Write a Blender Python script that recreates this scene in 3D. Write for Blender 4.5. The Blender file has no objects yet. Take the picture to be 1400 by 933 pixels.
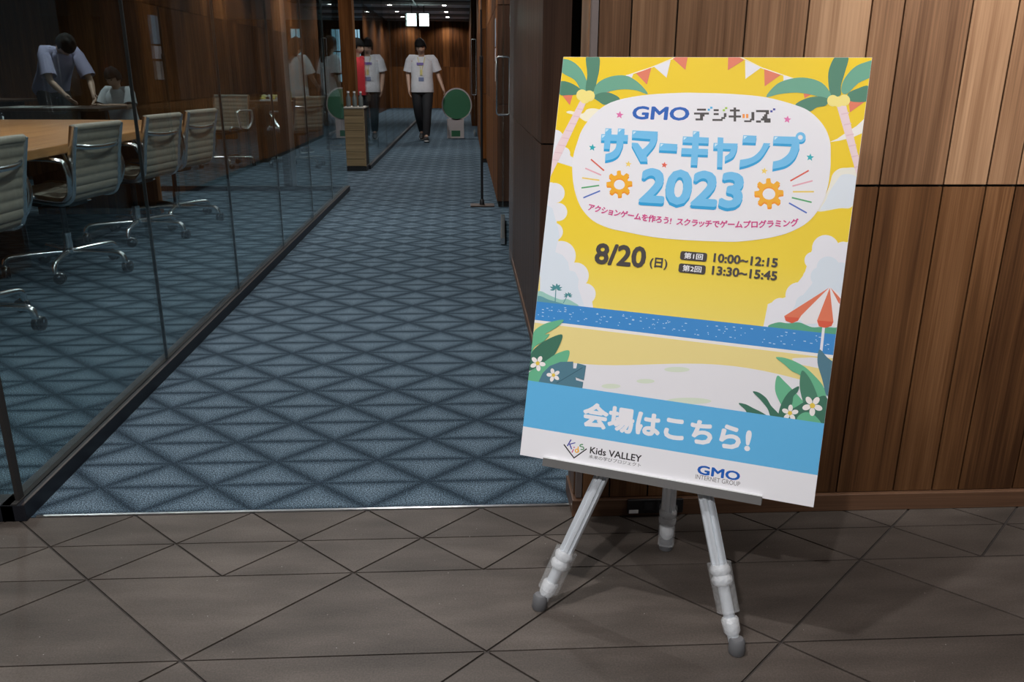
import bpy, bmesh, math, random
import numpy as np
from mathutils import Vector, Matrix

random.seed(7)
scene = bpy.context.scene
COL = scene.collection

# ------------------------------------------------------------------ camera
CAMH = 1.085
FPX = 1129.69
cam_r = Vector((0.99851343, -0.05421092, 0.00566623))
cam_u = Vector((0.01132238, 0.30798180, 0.95132487))
cam_w = Vector((0.05331729, 0.94984651, -0.30813776))
cd = bpy.data.cameras.new('camera')
cd.sensor_width = 36.0
cd.lens = FPX * 36.0 / 1400.0
cd.clip_start = 0.02
cd.clip_end = 200
cam = bpy.data.objects.new('camera', cd)
COL.objects.link(cam)
cam.matrix_world = Matrix(((cam_r.x, cam_u.x, -cam_w.x, 0), (cam_r.y, cam_u.y, -cam_w.y, 0),
                           (cam_r.z, cam_u.z, -cam_w.z, CAMH), (0, 0, 0, 1)))
scene.camera = cam

# ------------------------------------------------------------------ world, exposure, lamps
w = bpy.data.worlds.new('world')
scene.world = w
w.use_nodes = True
w.node_tree.nodes['Background'].inputs[0].default_value = (0.80, 0.88, 1.0, 1)
w.node_tree.nodes['Background'].inputs[1].default_value = 0.09
scene.view_settings.view_transform = 'Standard'
scene.view_settings.look = 'None'
scene.view_settings.gamma = 1.0
scene.view_settings.use_curve_mapping = False
scene.view_settings.exposure = 0.0
CEIL = 2.65
# (x, y, watts, label) of every recessed downlight
LOBBY_LIGHTS = [(-0.33, 1.20, 172, 'recessed ceiling downlight in front of the glass corner'), (1.25, 1.50, 22, 'recessed ceiling downlight right of the poster easel'),
                (-0.75, -0.7, 365, 'recessed ceiling downlight behind the viewer on the left'), (2.45, 1.50, 30, 'recessed ceiling downlight at the far right of the lobby')]
# adjustable ceiling spots turned towards the plank wall: x, y, watts, aim point, label
WALL_SPOTS = [(0.50, 0.60, 130, (0.55, 1.88, 1.95), 'adjustable ceiling spot above the poster easel'), (1.50, 0.60, 640, (1.38, 1.88, 1.42), 'adjustable ceiling spot right of the poster easel'),
              (2.60, 0.60, 560, (2.6, 1.88, 1.55), 'adjustable ceiling spot at the right end of the plank wall')]
CORRIDOR_LIGHTS = [(-0.48, 3.4, 117), (-0.48, 6.4, 168), (-0.48, 9.4, 144), (-0.48, 12.4, 156), (-0.48, 15.6, 132),
                   (-0.48, 18.9, 132), (-0.48, 21.55, 132), (-0.48, 23.8, 144), (-0.48, 25.9, 180), (-0.48, 27.6, 96)]
ROOM_LIGHTS = [(-2.9, 3.6, 68), (-2.9, 5.6, 82), (-2.9, 7.3, 56), (-1.75, 5.2, 58),
               (-4.4, 9.9, 68), (-6.3, 11.9, 68), (-2.4, 10.8, 56), (-2.3, 13.0, 68), (-2.4, 17.5, 43), (-2.6, 24.0, 43)]

# ------------------------------------------------------------------ helpers
def lin(c):
    return tuple(((v / 255) / 12.92 if v / 255 <= 0.04045 else ((v / 255 + 0.055) / 1.055) ** 2.4) for v in c)

MATS = {}
def new_mat(name):
    m = bpy.data.materials.new(name)
    m.use_nodes = True
    nt = m.node_tree
    b = nt.nodes['Principled BSDF']
    MATS[name] = m
    return m, nt, b

def N(nt, typ, **kw):
    n = nt.nodes.new(typ)
    for k, v in kw.items():
        if k.startswith('i_'):
            n.inputs[int(k[2:])].default_value = v
        else:
            setattr(n, k, v)
    return n

def math_n(nt, op, a, b=None, c=None, clamp=False):
    n = nt.nodes.new('ShaderNodeMath')
    n.operation = op
    n.use_clamp = clamp
    for i, v in enumerate((a, b, c)):
        if v is None:
            continue
        if isinstance(v, (int, float)):
            n.inputs[i].default_value = v
        else:
            nt.links.new(v, n.inputs[i])
    return n.outputs[0]

def ramp(nt, fac, stops):
    n = nt.nodes.new('ShaderNodeValToRGB')
    e = n.color_ramp.elements
    while len(e) < len(stops):
        e.new(0.5)
    for i, (p, c) in enumerate(stops):
        e[i].position = p
        e[i].color = (*c[:3], 1)
    nt.links.new(fac, n.inputs[0])
    return n.outputs[0]

def simple(name, col, rough=0.5, metal=0.0, noise=0.0, nscale=30.0, bump=0.0, coat=0.0, spec=0.5):
    m, nt, b = new_mat(name)
    b.inputs['Roughness'].default_value = rough
    b.inputs['Metallic'].default_value = metal
    b.inputs['Specular IOR Level'].default_value = spec
    if coat:
        b.inputs['Coat Weight'].default_value = coat
        b.inputs['Coat Roughness'].default_value = 0.1
    if noise or bump:
        tc = N(nt, 'ShaderNodeTexCoord')
        nz = N(nt, 'ShaderNodeTexNoise')
        nz.inputs['Scale'].default_value = nscale
        nz.inputs['Detail'].default_value = 4
        nt.links.new(tc.outputs['Object'], nz.inputs['Vector'])
        c0 = tuple(max(0, v * (1 - noise)) for v in col)
        c1 = tuple(min(1, v * (1 + noise)) for v in col)
        nt.links.new(ramp(nt, nz.outputs[0], [(0.3, c0), (0.7, c1)]), b.inputs['Base Color'])
        if bump:
            bp = N(nt, 'ShaderNodeBump')
            bp.inputs['Strength'].default_value = bump
            bp.inputs['Distance'].default_value = 0.002
            nt.links.new(nz.outputs[0], bp.inputs['Height'])
            nt.links.new(bp.outputs[0], b.inputs['Normal'])
    else:
        b.inputs['Base Color'].default_value = (*col, 1)
    return m

def emit(name, col, strength):
    m, nt, b = new_mat(name)
    b.inputs['Base Color'].default_value = (0.8, 0.8, 0.8, 1)
    b.inputs['Emission Color'].default_value = (*col, 1)
    b.inputs['Emission Strength'].default_value = strength
    return m

def wood(name, dark, mid, light, rough=0.35, stretch=(26, 26, 0.9), var=0.55, spec=0.5):
    """walnut veneer: fine grain stretched along one axis, every plank shifted in tone"""
    m, nt, b = new_mat(name)
    geo = N(nt, 'ShaderNodeNewGeometry')
    oi = N(nt, 'ShaderNodeObjectInfo')
    add = N(nt, 'ShaderNodeVectorMath', operation='ADD')
    sc = N(nt, 'ShaderNodeVectorMath', operation='SCALE')
    cmb = N(nt, 'ShaderNodeCombineXYZ')
    for i in range(3):
        nt.links.new(oi.outputs['Random'], cmb.inputs[i])
    nt.links.new(cmb.outputs[0], sc.inputs[0])
    sc.inputs['Scale'].default_value = 37.0
    nt.links.new(geo.outputs['Position'], add.inputs[0])
    nt.links.new(sc.outputs[0], add.inputs[1])
    mul = N(nt, 'ShaderNodeVectorMath', operation='MULTIPLY')
    nt.links.new(add.outputs[0], mul.inputs[0])
    mul.inputs[1].default_value = stretch
    n1 = N(nt, 'ShaderNodeTexNoise')
    n1.inputs['Scale'].default_value = 1.0
    n1.inputs['Detail'].default_value = 3
    n1.inputs['Distortion'].default_value = 0.6
    nt.links.new(mul.outputs[0], n1.inputs['Vector'])
    mul2 = N(nt, 'ShaderNodeVectorMath', operation='MULTIPLY')
    nt.links.new(add.outputs[0], mul2.inputs[0])
    mul2.inputs[1].default_value = tuple(v * 9 if v > 5 else v * 4 for v in stretch)
    n2 = N(nt, 'ShaderNodeTexNoise')
    n2.inputs['Scale'].default_value = 1.0
    n2.inputs['Detail'].default_value = 2
    nt.links.new(mul2.outputs[0], n2.inputs['Vector'])
    g = math_n(nt, 'ADD', math_n(nt, 'MULTIPLY', n1.outputs[0], 0.62), math_n(nt, 'MULTIPLY', n2.outputs[0], 0.38))
    g = math_n(nt, 'ADD', g, math_n(nt, 'MULTIPLY', math_n(nt, 'SUBTRACT', oi.outputs['Random'], 0.5), var * 0.32))
    c = ramp(nt, g, [(0.28, dark), (0.5, mid), (0.74, light)])
    nt.links.new(c, b.inputs['Base Color'])
    b.inputs['Roughness'].default_value = rough
    b.inputs['Specular IOR Level'].default_value = spec
    bp = N(nt, 'ShaderNodeBump')
    bp.inputs['Strength'].default_value = 0.12
    bp.inputs['Distance'].default_value = 0.001
    nt.links.new(n2.outputs[0], bp.inputs['Height'])
    nt.links.new(bp.outputs[0], b.inputs['Normal'])
    return m

def glass(name, tint=(0.90, 0.96, 0.96), f0=0.04, f90=1.0):
    """thin architectural pane: clear to look through, mirrors at grazing angles on both faces"""
    m = bpy.data.materials.new(name)
    m.use_nodes = True
    nt = m.node_tree
    nt.nodes.clear()
    out = N(nt, 'ShaderNodeOutputMaterial')
    geo = N(nt, 'ShaderNodeNewGeometry')
    dot = N(nt, 'ShaderNodeVectorMath', operation='DOT_PRODUCT')
    nt.links.new(geo.outputs['Normal'], dot.inputs[0])
    nt.links.new(geo.outputs['Incoming'], dot.inputs[1])
    c = math_n(nt, 'ABSOLUTE', dot.outputs['Value'])
    p = math_n(nt, 'POWER', math_n(nt, 'SUBTRACT', 1.0, c, clamp=True), 5.0)
    f = math_n(nt, 'ADD', math_n(nt, 'MULTIPLY', p, f90 - f0), f0)
    tr = N(nt, 'ShaderNodeBsdfTransparent')
    tr.inputs[0].default_value = (*tint, 1)
    gl = N(nt, 'ShaderNodeBsdfGlossy')
    gl.inputs['Roughness'].default_value = 0.0
    gl.inputs[0].default_value = (0.95, 0.97, 0.98, 1)
    mx = N(nt, 'ShaderNodeMixShader')
    nt.links.new(f, mx.inputs[0])
    nt.links.new(tr.outputs[0], mx.inputs[1])
    nt.links.new(gl.outputs[0], mx.inputs[2])
    nt.links.new(mx.outputs[0], out.inputs[0])
    MATS[name] = m
    return m

def link(name, me, mat=None, parent=None, **props):
    o = bpy.data.objects.new(name, me)
    COL.objects.link(o)
    if mat is not None and me is not None and not me.materials:
        me.materials.append(mat)
    if parent is not None:
        o.parent = parent
    for k, v in props.items():
        o[k] = v
    return o

def empty(name, loc=(0, 0, 0), rz=0.0, label=None, category=None, group=None, kind=None):
    o = bpy.data.objects.new(name, None)
    o.empty_display_size = 0.1
    COL.objects.link(o)
    o.location = loc
    o.rotation_euler = (0, 0, rz)
    tag(o, label, category, group, kind)
    return o

def tag(o, label=None, category=None, group=None, kind=None):
    for k, v in (('label', label), ('category', category), ('group', group), ('kind', kind)):
        if v:
            o[k] = v
    return o

def copy_tree(o, parent=None):
    c = o.copy()
    COL.objects.link(c)
    c.parent = parent
    for ch in o.children:
        copy_tree(ch, c)
    return c

class MB:
    """collects shapes and links them as one mesh object"""
    def __init__(self):
        self.bm = bmesh.new()

    def box(self, lo, hi, rot=None, pivot=None):
        vs = []
        for x in (lo[0], hi[0]):
            for y in (lo[1], hi[1]):
                for z in (lo[2], hi[2]):
                    v = Vector((x, y, z))
                    if rot is not None:
                        v = rot @ (v - Vector(pivot)) + Vector(pivot)
                    vs.append(self.bm.verts.new(v))
        for f in ((0, 1, 3, 2), (4, 6, 7, 5), (0, 4, 5, 1), (2, 3, 7, 6), (0, 2, 6, 4), (1, 5, 7, 3)):
            self.bm.faces.new([vs[i] for i in f])
        return self

    def tube(self, pts, radii, seg=10, side=None, cap=True, power=2.0):
        """loft rings along pts; radii are floats or (rx, ry); side fixes the ring's first axis"""
        pts = [Vector(p) for p in pts]
        n = len(pts)
        if not isinstance(radii, (list, tuple)):
            radii = [radii] * n
        rings = []
        last = None
        for i, p in enumerate(pts):
            t = (pts[min(i + 1, n - 1)] - pts[max(i - 1, 0)])
            if t.length < 1e-9:
                t = Vector((0, 0, 1))
            t.normalize()
            if side is not None:
                s = Vector(side) - t * t.dot(Vector(side))
            elif last is not None:
                s = last - t * t.dot(last)
            else:
                s = t.cross(Vector((0, 0, 1)))
                if s.length < 1e-3:
                    s = t.cross(Vector((0, 1, 0)))
            if s.length < 1e-6:
                s = t.orthogonal()
            s.normalize()
            last = s
            u = t.cross(s)
            r = radii[i]
            rx, ry = (r if isinstance(r, (list, tuple)) else (r, r))
            ring = []
            for k in range(seg):
                a = 2 * math.pi * k / seg
                ca, sa = math.cos(a), math.sin(a)
                if power != 2.0:
                    ca = math.copysign(abs(ca) ** (2 / power), ca)
                    sa = math.copysign(abs(sa) ** (2 / power), sa)
                ring.append(self.bm.verts.new(p + s * (ca * rx) + u * (sa * ry)))
            rings.append(ring)
        for a, b in zip(rings, rings[1:]):
            for k in range(seg):
                self.bm.faces.new((a[k], a[(k + 1) % seg], b[(k + 1) % seg], b[k]))
        if cap:
            self.bm.faces.new(list(reversed(rings[0])))
            self.bm.faces.new(rings[-1])
        return self

    def prism(self, poly, depth_vec, origin=(0, 0, 0), ux=(1, 0, 0), uy=(0, 1, 0)):
        o, ux, uy, d = Vector(origin), Vector(ux), Vector(uy), Vector(depth_vec)
        a = [self.bm.verts.new(o + ux * p[0] + uy * p[1]) for p in poly]
        b = [self.bm.verts.new(v.co + d) for v in a]
        n = len(a)
        self.bm.faces.new(list(reversed(a)))
        self.bm.faces.new(b)
        for i in range(n):
            self.bm.faces.new((a[i], a[(i + 1) % n], b[(i + 1) % n], b[i]))
        return self

    def ball(self, c, r, seg=12, rings=8, rot=None):
        rx, ry, rz = (r if isinstance(r, (list, tuple)) else (r, r, r))
        m = Matrix.Diagonal((rx, ry, rz, 1))
        if rot is not None:
            m = rot.to_4x4() @ m
        bmesh.ops.create_uvsphere(self.bm, u_segments=seg, v_segments=rings, radius=1.0,
                                  matrix=Matrix.Translation(Vector(c)) @ m)
        return self

    def mesh(self, name, bevel=0.0, bseg=2, smooth=None):
        bm = self.bm
        bmesh.ops.recalc_face_normals(bm, faces=bm.faces)
        if bevel:
            es = [e for e in bm.edges if len(e.link_faces) == 2 and e.calc_face_angle(0) > 0.6]
            bmesh.ops.bevel(bm, geom=es, offset=bevel, segments=bseg, affect='EDGES', profile=0.5)
        me = bpy.data.meshes.new(name)
        if smooth is not None:
            for f in bm.faces:
                f.smooth = True
            for e in bm.edges:
                if len(e.link_faces) == 2 and e.calc_face_angle(0) > smooth:
                    e.smooth = False
        bm.to_mesh(me)
        bm.free()
        return me

    def build(self, name, mat, parent=None, bevel=0.0, bseg=2, smooth=None, **props):
        return link(name, self.mesh(name, bevel, bseg, smooth), mat, parent, **props)

def spline(pts, n=6, closed=False):
    pts = [Vector(p) for p in pts]
    out = []
    m = len(pts)
    rng = range(m if closed else m - 1)
    for i in rng:
        if closed:
            p0, p1, p2, p3 = pts[i - 1], pts[i], pts[(i + 1) % m], pts[(i + 2) % m]
        else:
            p0, p1, p2, p3 = pts[max(i - 1, 0)], pts[i], pts[i + 1], pts[min(i + 2, m - 1)]
        for k in range(n):
            t = k / n
            out.append(0.5 * ((2 * p1) + (p2 - p0) * t + (2 * p0 - 5 * p1 + 4 * p2 - p3) * t * t
                              + (3 * p1 - p0 - 3 * p2 + p3) * t ** 3))
    if not closed:
        out.append(pts[-1])
    return out

UNIT = MB().box((-.5, -.5, -.5), (.5, .5, .5)).mesh('plank')
def unit_box(name, lo, hi, mat, parent, me_cache={}, **props):
    key = mat.name
    if key not in me_cache:
        me = UNIT.copy()
        me.materials.append(mat)
        me_cache[key] = me
    o = link(name, me_cache[key], None, parent, **props)
    o.location = [(a + b) / 2 for a, b in zip(lo, hi)]
    o.scale = [abs(b - a) for a, b in zip(lo, hi)]
    return o

# ------------------------------------------------------------------ materials
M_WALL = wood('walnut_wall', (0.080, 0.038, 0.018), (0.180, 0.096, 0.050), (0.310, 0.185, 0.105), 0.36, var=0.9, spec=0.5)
M_WALLOW = wood('walnut_wall_lower', (0.036, 0.014, 0.005), (0.092, 0.040, 0.015), (0.180, 0.088, 0.039), 0.40, var=0.9, spec=0.35)  # lower planks' own darker tone, with wall-foot shade worked into the colour
M_DWALL = wood('walnut_gloss', (0.036, 0.018, 0.011), (0.072, 0.036, 0.022), (0.120, 0.062, 0.037), 0.40, spec=0.35)
M_FARWOOD = wood('walnut_far', (0.045, 0.015, 0.004), (0.145, 0.052, 0.014), (0.29, 0.115, 0.034), 0.6, (14, 14, 0.7), 0.8, spec=0.12)
M_TABLE = wood('table_oak', (0.24, 0.098, 0.030), (0.42, 0.19, 0.065), (0.56, 0.29, 0.11), 0.35, (22, 1.0, 22), 0.2)
M_CAB = wood('cabinet_wood', (0.15, 0.10, 0.045), (0.24, 0.17, 0.085), (0.33, 0.24, 0.13), 0.5, (1.0, 1.0, 30), 0.4)
M_SKIRT = wood('walnut_skirting', (0.06, 0.028, 0.015), (0.11, 0.055, 0.03), (0.17, 0.09, 0.05), 0.4, (0.9, 0.9, 30), 0.2)
M_BACK = simple('joint_black', (0.012, 0.010, 0.009), 0.8)
M_GLASS = glass('pane_glass')
M_DGLASS = glass('dark_glass', (0.25, 0.25, 0.25), 0.06)
M_JOINT = simple('silicone_joint', (0.035, 0.042, 0.046), 0.3, spec=0.6)
M_BASE = simple('base_rail_bronze', (0.008, 0.009, 0.013), 0.42, 0.0, spec=0.35)
M_CHROME = simple('chrome', (0.86, 0.88, 0.90), 0.20, 1.0)
M_STEEL = simple('brushed_steel', (0.62, 0.64, 0.66), 0.28, 1.0)
M_ALU = simple('anodised_aluminium', (0.72, 0.76, 0.80), 0.30, 0.4)
M_GREYALU = simple('grey_coated_aluminium', (0.155, 0.15, 0.145), 0.45, 0.2)
M_BLACK = simple('black_plastic', (0.012, 0.012, 0.013), 0.35)
M_RUBBER = simple('grey_rubber', (0.12, 0.12, 0.125), 0.6)
M_CEIL = simple('ceiling_paint', (0.62, 0.64, 0.67), 0.8, noise=0.04, nscale=3)
M_BEAM = simple('ceiling_beam', (0.20, 0.175, 0.165), 0.8, noise=0.05, nscale=3)
M_LAMP = emit('lamp_disc', (1.0, 0.95, 0.88), 40.0)
M_WHITE = simple('white_plastic', (0.78, 0.78, 0.78), 0.4)

def carpet_mat():
    m, nt, b = new_mat('carpet')
    geo = N(nt, 'ShaderNodeNewGeometry')
    sp = N(nt, 'ShaderNodeSeparateXYZ')
    wob = N(nt, 'ShaderNodeTexNoise')
    wob.inputs['Scale'].default_value = 60
    nt.links.new(geo.outputs['Position'], wob.inputs['Vector'])
    nt.links.new(geo.outputs['Position'], sp.inputs[0])
    jit = math_n(nt, 'MULTIPLY', math_n(nt, 'SUBTRACT', wob.outputs[0], 0.5), 0.09)
    j = math_n(nt, 'DIVIDE', math_n(nt, 'ADD', sp.outputs['X'], 0.860), 0.1478)
    i = math_n(nt, 'ADD', math_n(nt, 'DIVIDE', math_n(nt, 'SUBTRACT', sp.outputs['Y'], 1.9420), 0.1413), jit)
    def d(v):   # distance (in cells) to the nearest integer
        return math_n(nt, 'ABSOLUTE', math_n(nt, 'SUBTRACT', v, math_n(nt, 'ROUND', v)))
    dh = math_n(nt, 'MULTIPLY', d(i), 1.25)
    da = math_n(nt, 'MULTIPLY', d(math_n(nt, 'MULTIPLY', math_n(nt, 'ADD', i, j), 0.5)), 1.15)
    db = math_n(nt, 'MULTIPLY', d(math_n(nt, 'MULTIPLY', math_n(nt, 'SUBTRACT', i, j), 0.5)), 1.15)
    dd = math_n(nt, 'MINIMUM', dh, math_n(nt, 'MINIMUM', da, db))
    base = ramp(nt, dd, [(0.0, (0.020, 0.032, 0.046)), (0.06, (0.040, 0.062, 0.083)), (0.17, (0.078, 0.113, 0.145)),
                         (0.42, (0.108, 0.150, 0.188))])
    fib = N(nt, 'ShaderNodeTexNoise')
    fib.inputs['Scale'].default_value = 290
    fib.inputs['Detail'].default_value = 2
    nt.links.new(geo.outputs['Position'], fib.inputs['Vector'])
    sp2 = ramp(nt, fib.outputs[0], [(0.33, (0.22, 0.22, 0.22)), (0.5, (0.85, 0.85, 0.85)), (0.68, (2.3, 2.3, 2.3))])
    mx = N(nt, 'ShaderNodeMix', data_type='RGBA', blend_type='MULTIPLY')
    mx.inputs['Factor'].default_value = 1.0
    nt.links.new(base, mx.inputs['A'])
    nt.links.new(sp2, mx.inputs['B'])
    nt.links.new(mx.outputs['Result'], b.inputs['Base Color'])
    b.inputs['Roughness'].default_value = 0.95
    b.inputs['Specular IOR Level'].default_value = 0.1
    bp = N(nt, 'ShaderNodeBump')
    bp.inputs['Strength'].default_value = 0.5
    bp.inputs['Distance'].default_value = 0.003
    nt.links.new(fib.outputs[0], bp.inputs['Height'])
    nt.links.new(bp.outputs[0], b.inputs['Normal'])
    return m

def tile_mat():
    m, nt, b = new_mat('stone_tile')
    geo = N(nt, 'ShaderNodeNewGeometry')
    oi = N(nt, 'ShaderNodeObjectInfo')
    n1 = N(nt, 'ShaderNodeTexNoise')
    n1.inputs['Scale'].default_value = 9
    n1.inputs['Detail'].default_value = 6
    mp = N(nt, 'ShaderNodeVectorMath', operation='MULTIPLY')
    mp.inputs[1].default_value = (0.45, 1.6, 1)
    nt.links.new(geo.outputs['Position'], mp.inputs[0])
    nt.links.new(mp.outputs[0], n1.inputs['Vector'])
    n2 = N(nt, 'ShaderNodeTexNoise')
    n2.inputs['Scale'].default_value = 260
    n2.inputs['Detail'].default_value = 2
    nt.links.new(geo.outputs['Position'], n2.inputs['Vector'])
    v = math_n(nt, 'ADD', math_n(nt, 'MULTIPLY', n1.outputs[0], 0.6), math_n(nt, 'MULTIPLY', n2.outputs[0], 0.4))
    v = math_n(nt, 'ADD', v, math_n(nt, 'MULTIPLY', math_n(nt, 'SUBTRACT', oi.outputs['Random'], 0.5), 0.10))
    c = ramp(nt, v, [(0.25, (0.030, 0.024, 0.020)), (0.5, (0.064, 0.052, 0.044)), (0.75, (0.112, 0.092, 0.079))])
    vo = N(nt, 'ShaderNodeTexVoronoi')
    vo.inputs['Scale'].default_value = 60
    nt.links.new(geo.outputs['Position'], vo.inputs['Vector'])
    speck = ramp(nt, vo.outputs['Distance'], [(0.0, (1, 1, 1)), (0.06, (0.6, 0.6, 0.6)), (0.09, (0, 0, 0))])
    sepc = N(nt, 'ShaderNodeSeparateColor')
    nt.links.new(vo.outputs['Color'], sepc.inputs[0])
    pick = math_n(nt, 'GREATER_THAN', sepc.outputs[0], 0.90)
    fac = math_n(nt, 'MULTIPLY', math_n(nt, 'MULTIPLY', speck, pick), 0.7)
    mx = N(nt, 'ShaderNodeMix', data_type='RGBA')
    nt.links.new(fac, mx.inputs['Factor'])
    nt.links.new(c, mx.inputs['A'])
    mx.inputs['B'].default_value = (0.42, 0.40, 0.38, 1)
    nt.links.new(mx.outputs['Result'], b.inputs['Base Color'])
    b.inputs['Roughness'].default_value = 0.5
    b.inputs['Specular IOR Level'].default_value = 0.3
    bp = N(nt, 'ShaderNodeBump')
    bp.inputs['Strength'].default_value = 0.15
    bp.inputs['Distance'].default_value = 0.001
    nt.links.new(n2.outputs[0], bp.inputs['Height'])
    nt.links.new(bp.outputs[0], b.inputs['Normal'])
    return m

M_CARPET = carpet_mat()
M_TILE = tile_mat()
M_GROUT = simple('tile_grout', (0.030, 0.024, 0.021), 0.9)

# ------------------------------------------------------------------ floors
FY = 1.933      # where tile meets carpet
floor_c = MB().box((-10.5, FY, -0.08), (3.2, 28.4, 0.0)).build('floor_carpet', M_CARPET, kind='structure',
        label='blue grey carpet with dark triangle lattice lines through corridor and rooms')
floor_t = MB().box((-4.5, -4.0, -0.10), (4.5, FY - 0.001, -0.004)).build('floor_tiled', M_GROUT, kind='structure',
        label='dark brown stone lobby floor of triangular tiles')
TA, RH = 0.2957, 0.1418

def tri_tile(pts):
    c = Vector((sum(p[0] for p in pts) / 3, sum(p[1] for p in pts) / 3))
    P = []
    n = 3
    area2 = abs((pts[1][0] - pts[0][0]) * (pts[2][1] - pts[0][1]) - (pts[2][0] - pts[0][0]) * (pts[1][1] - pts[0][1]))
    per = sum((Vector(pts[k]) - Vector(pts[(k + 1) % 3])).length for k in range(3))
    k = 1 - 0.0022 / (area2 / per)
    for p in pts:
        P.append(((p[0] - c.x) * k, (p[1] - c.y) * k))
    return c, P

tile_cache = {}
def add_tile(pts):
    c, P = tri_tile(pts)
    key = tuple(round(v, 3) for p in P for v in p)
    if key not in tile_cache:
        mb = MB().prism([(p[0], p[1]) for p in P], (0, 0, 0.007), (0, 0, -0.007))
        tile_cache[key] = mb.mesh('tile')
        tile_cache[key].materials.append(M_TILE)
    o = link('tile', tile_cache[key], None, floor_t)
    o.location = (c.x, c.y, 0)

def band(y_top, h, a, x_apex, x0, x1):
    """triangles between row y_top (nodes x_apex + k a) and row y_top-h (nodes shifted half)"""
    k0 = math.floor((x0 - x_apex) / a)
    for k in range(k0, int((x1 - x_apex) / a) + 2):
        xa = x_apex + k * a
        add_tile([(xa, y_top), (xa - a / 2, y_top - h), (xa + a / 2, y_top - h)])
        add_tile([(xa, y_top), (xa + a / 2, y_top - h), (xa + a, y_top)])

band(1.929, RH, TA, -0.857, -2.6, 2.4)
band(1.929 - RH, RH, TA, -1.005, -2.6, 2.4)
ytop = 1.929 - 2 * RH
for q in range(6):
    band(ytop - q * 2 * RH, 2 * RH, 2 * TA, -0.857 + (q % 2) * TA, -2.4, 2.3)

MB().box((-1.105, FY - 0.004, -0.004), (0.275, FY + 0.004, 0.0035)).build('trim_1', M_STEEL, kind='structure',
    label='thin steel edging strip between carpet and stone tiles')

# ------------------------------------------------------------------ ceiling
ceil = MB().box((-10.5, -4.0, CEIL), (4.5, 28.4, CEIL + 0.1)).build('ceiling', M_CEIL, kind='structure',
        label='grey ceiling with darker cross bands')
for y in (18.6, 20.3, 22.4, 24.7, 26.9):
    unit_box('ceiling_band', (-4.0, y, CEIL - 0.03), (0.6, y + 0.75, CEIL + 0.01), M_BEAM, ceil)

def make_downlight():
    root = empty('ceiling_light')
    mb = MB()
    prof = [(0.062, 0.0), (0.068, -0.006), (0.052, -0.008), (0.046, 0.002)]
    seg = 20
    rr = [[mb.bm.verts.new((r * math.cos(2 * math.pi * k / seg), r * math.sin(2 * math.pi * k / seg), z)) for k in range(seg)] for r, z in prof]
    for a, b in zip(rr, rr[1:]):
        for k in range(seg):
            mb.bm.faces.new((a[k], a[(k + 1) % seg], b[(k + 1) % seg], b[k]))
    mb.build('trim_ring', M_WHITE, root, smooth=0.6)
    mb = MB()
    mb.tube([(0, 0, -0.014), (0, 0, -0.006), (0, 0, 0.0)], [0.040, 0.047, 0.047], 20)
    mb.build('lamp_disc', M_LAMP, root)
    return root

DL = make_downlight()
first = True
def downlight(x, y, watts, label, group, col=(1.0, 0.975, 0.955), angle=150, blend=0.7, aim=None):
    global first
    o = DL if first else copy_tree(DL)
    first = False
    o.location = (x, y, CEIL)
    tag(o, label, 'ceiling light', group)
    ld = bpy.data.lights.new('downlight_bulb', 'SPOT')
    ld.energy = watts
    ld.color = col
    ld.spot_size = math.radians(angle)
    ld.spot_blend = blend
    ld.shadow_soft_size = 0.045
    l = bpy.data.objects.new('downlight_bulb', ld)
    COL.objects.link(l)
    l.location = (x, y, CEIL - 0.02)
    if aim is not None:
        l.rotation_euler = (Vector(aim) - l.location).to_track_quat('-Z', 'Y').to_euler()
    return o

for x, y, p, lab in LOBBY_LIGHTS:
    downlight(x, y, p, lab, 'lobby ceiling downlights', col=(1.0, 0.99, 1.0))
for x, y, p, aim, lab in WALL_SPOTS:
    downlight(x, y, p, lab, 'wall washing ceiling spots', angle=54, blend=1.0, aim=aim)
ordn = ['first', 'second', 'third', 'fourth', 'fifth', 'sixth', 'seventh', 'eighth', 'ninth', 'tenth']
for k, (x, y, p) in enumerate(CORRIDOR_LIGHTS):
    downlight(x, y, p, 'round ceiling downlight along the corridor, %s from the lobby end' % ordn[k], 'corridor ceiling downlights')
ROOM_SPOT = ['over the lobby end of the conference table', 'over the middle of the conference table', 'over the far end of the conference table', 'over the row of beige chairs',
             'over the workshop table with the child', 'over the table with the tablet', 'over the snack table', 'over the two women in white', 'behind the far glass wall', 'near the daylight windows']
for (x, y, p), lab in zip(ROOM_LIGHTS, ROOM_SPOT):
    downlight(x, y, p, 'recessed ceiling downlight ' + lab, 'room ceiling downlights')

# ------------------------------------------------------------------ wood walls
ROWS = [(0.050, 0.8395), (0.8455, 1.600), (1.606, 2.36), (2.366, CEIL - 0.002)]
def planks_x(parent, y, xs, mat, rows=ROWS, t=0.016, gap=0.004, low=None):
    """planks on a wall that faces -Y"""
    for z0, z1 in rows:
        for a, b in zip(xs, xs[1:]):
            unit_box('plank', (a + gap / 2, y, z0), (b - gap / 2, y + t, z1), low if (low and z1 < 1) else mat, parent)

def planks_y(parent, x, ys, mat, rows=ROWS, t=0.016, gap=0.004, sgn=1):
    """planks on a wall that faces -X (sgn 1) or +X (sgn -1)"""
    for z0, z1 in rows:
        for a, b in zip(ys, ys[1:]):
            unit_box('plank', (x, a + gap / 2, z0), (x + sgn * t, b - gap / 2, z1), mat, parent)

def splits(a, b, widths):
    out = [a]
    k = 0
    while out[-1] < b - 0.06:
        out.append(min(b, out[-1] + widths[k % len(widths)]))
        k += 1
    out[-1] = b
    return out

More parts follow.
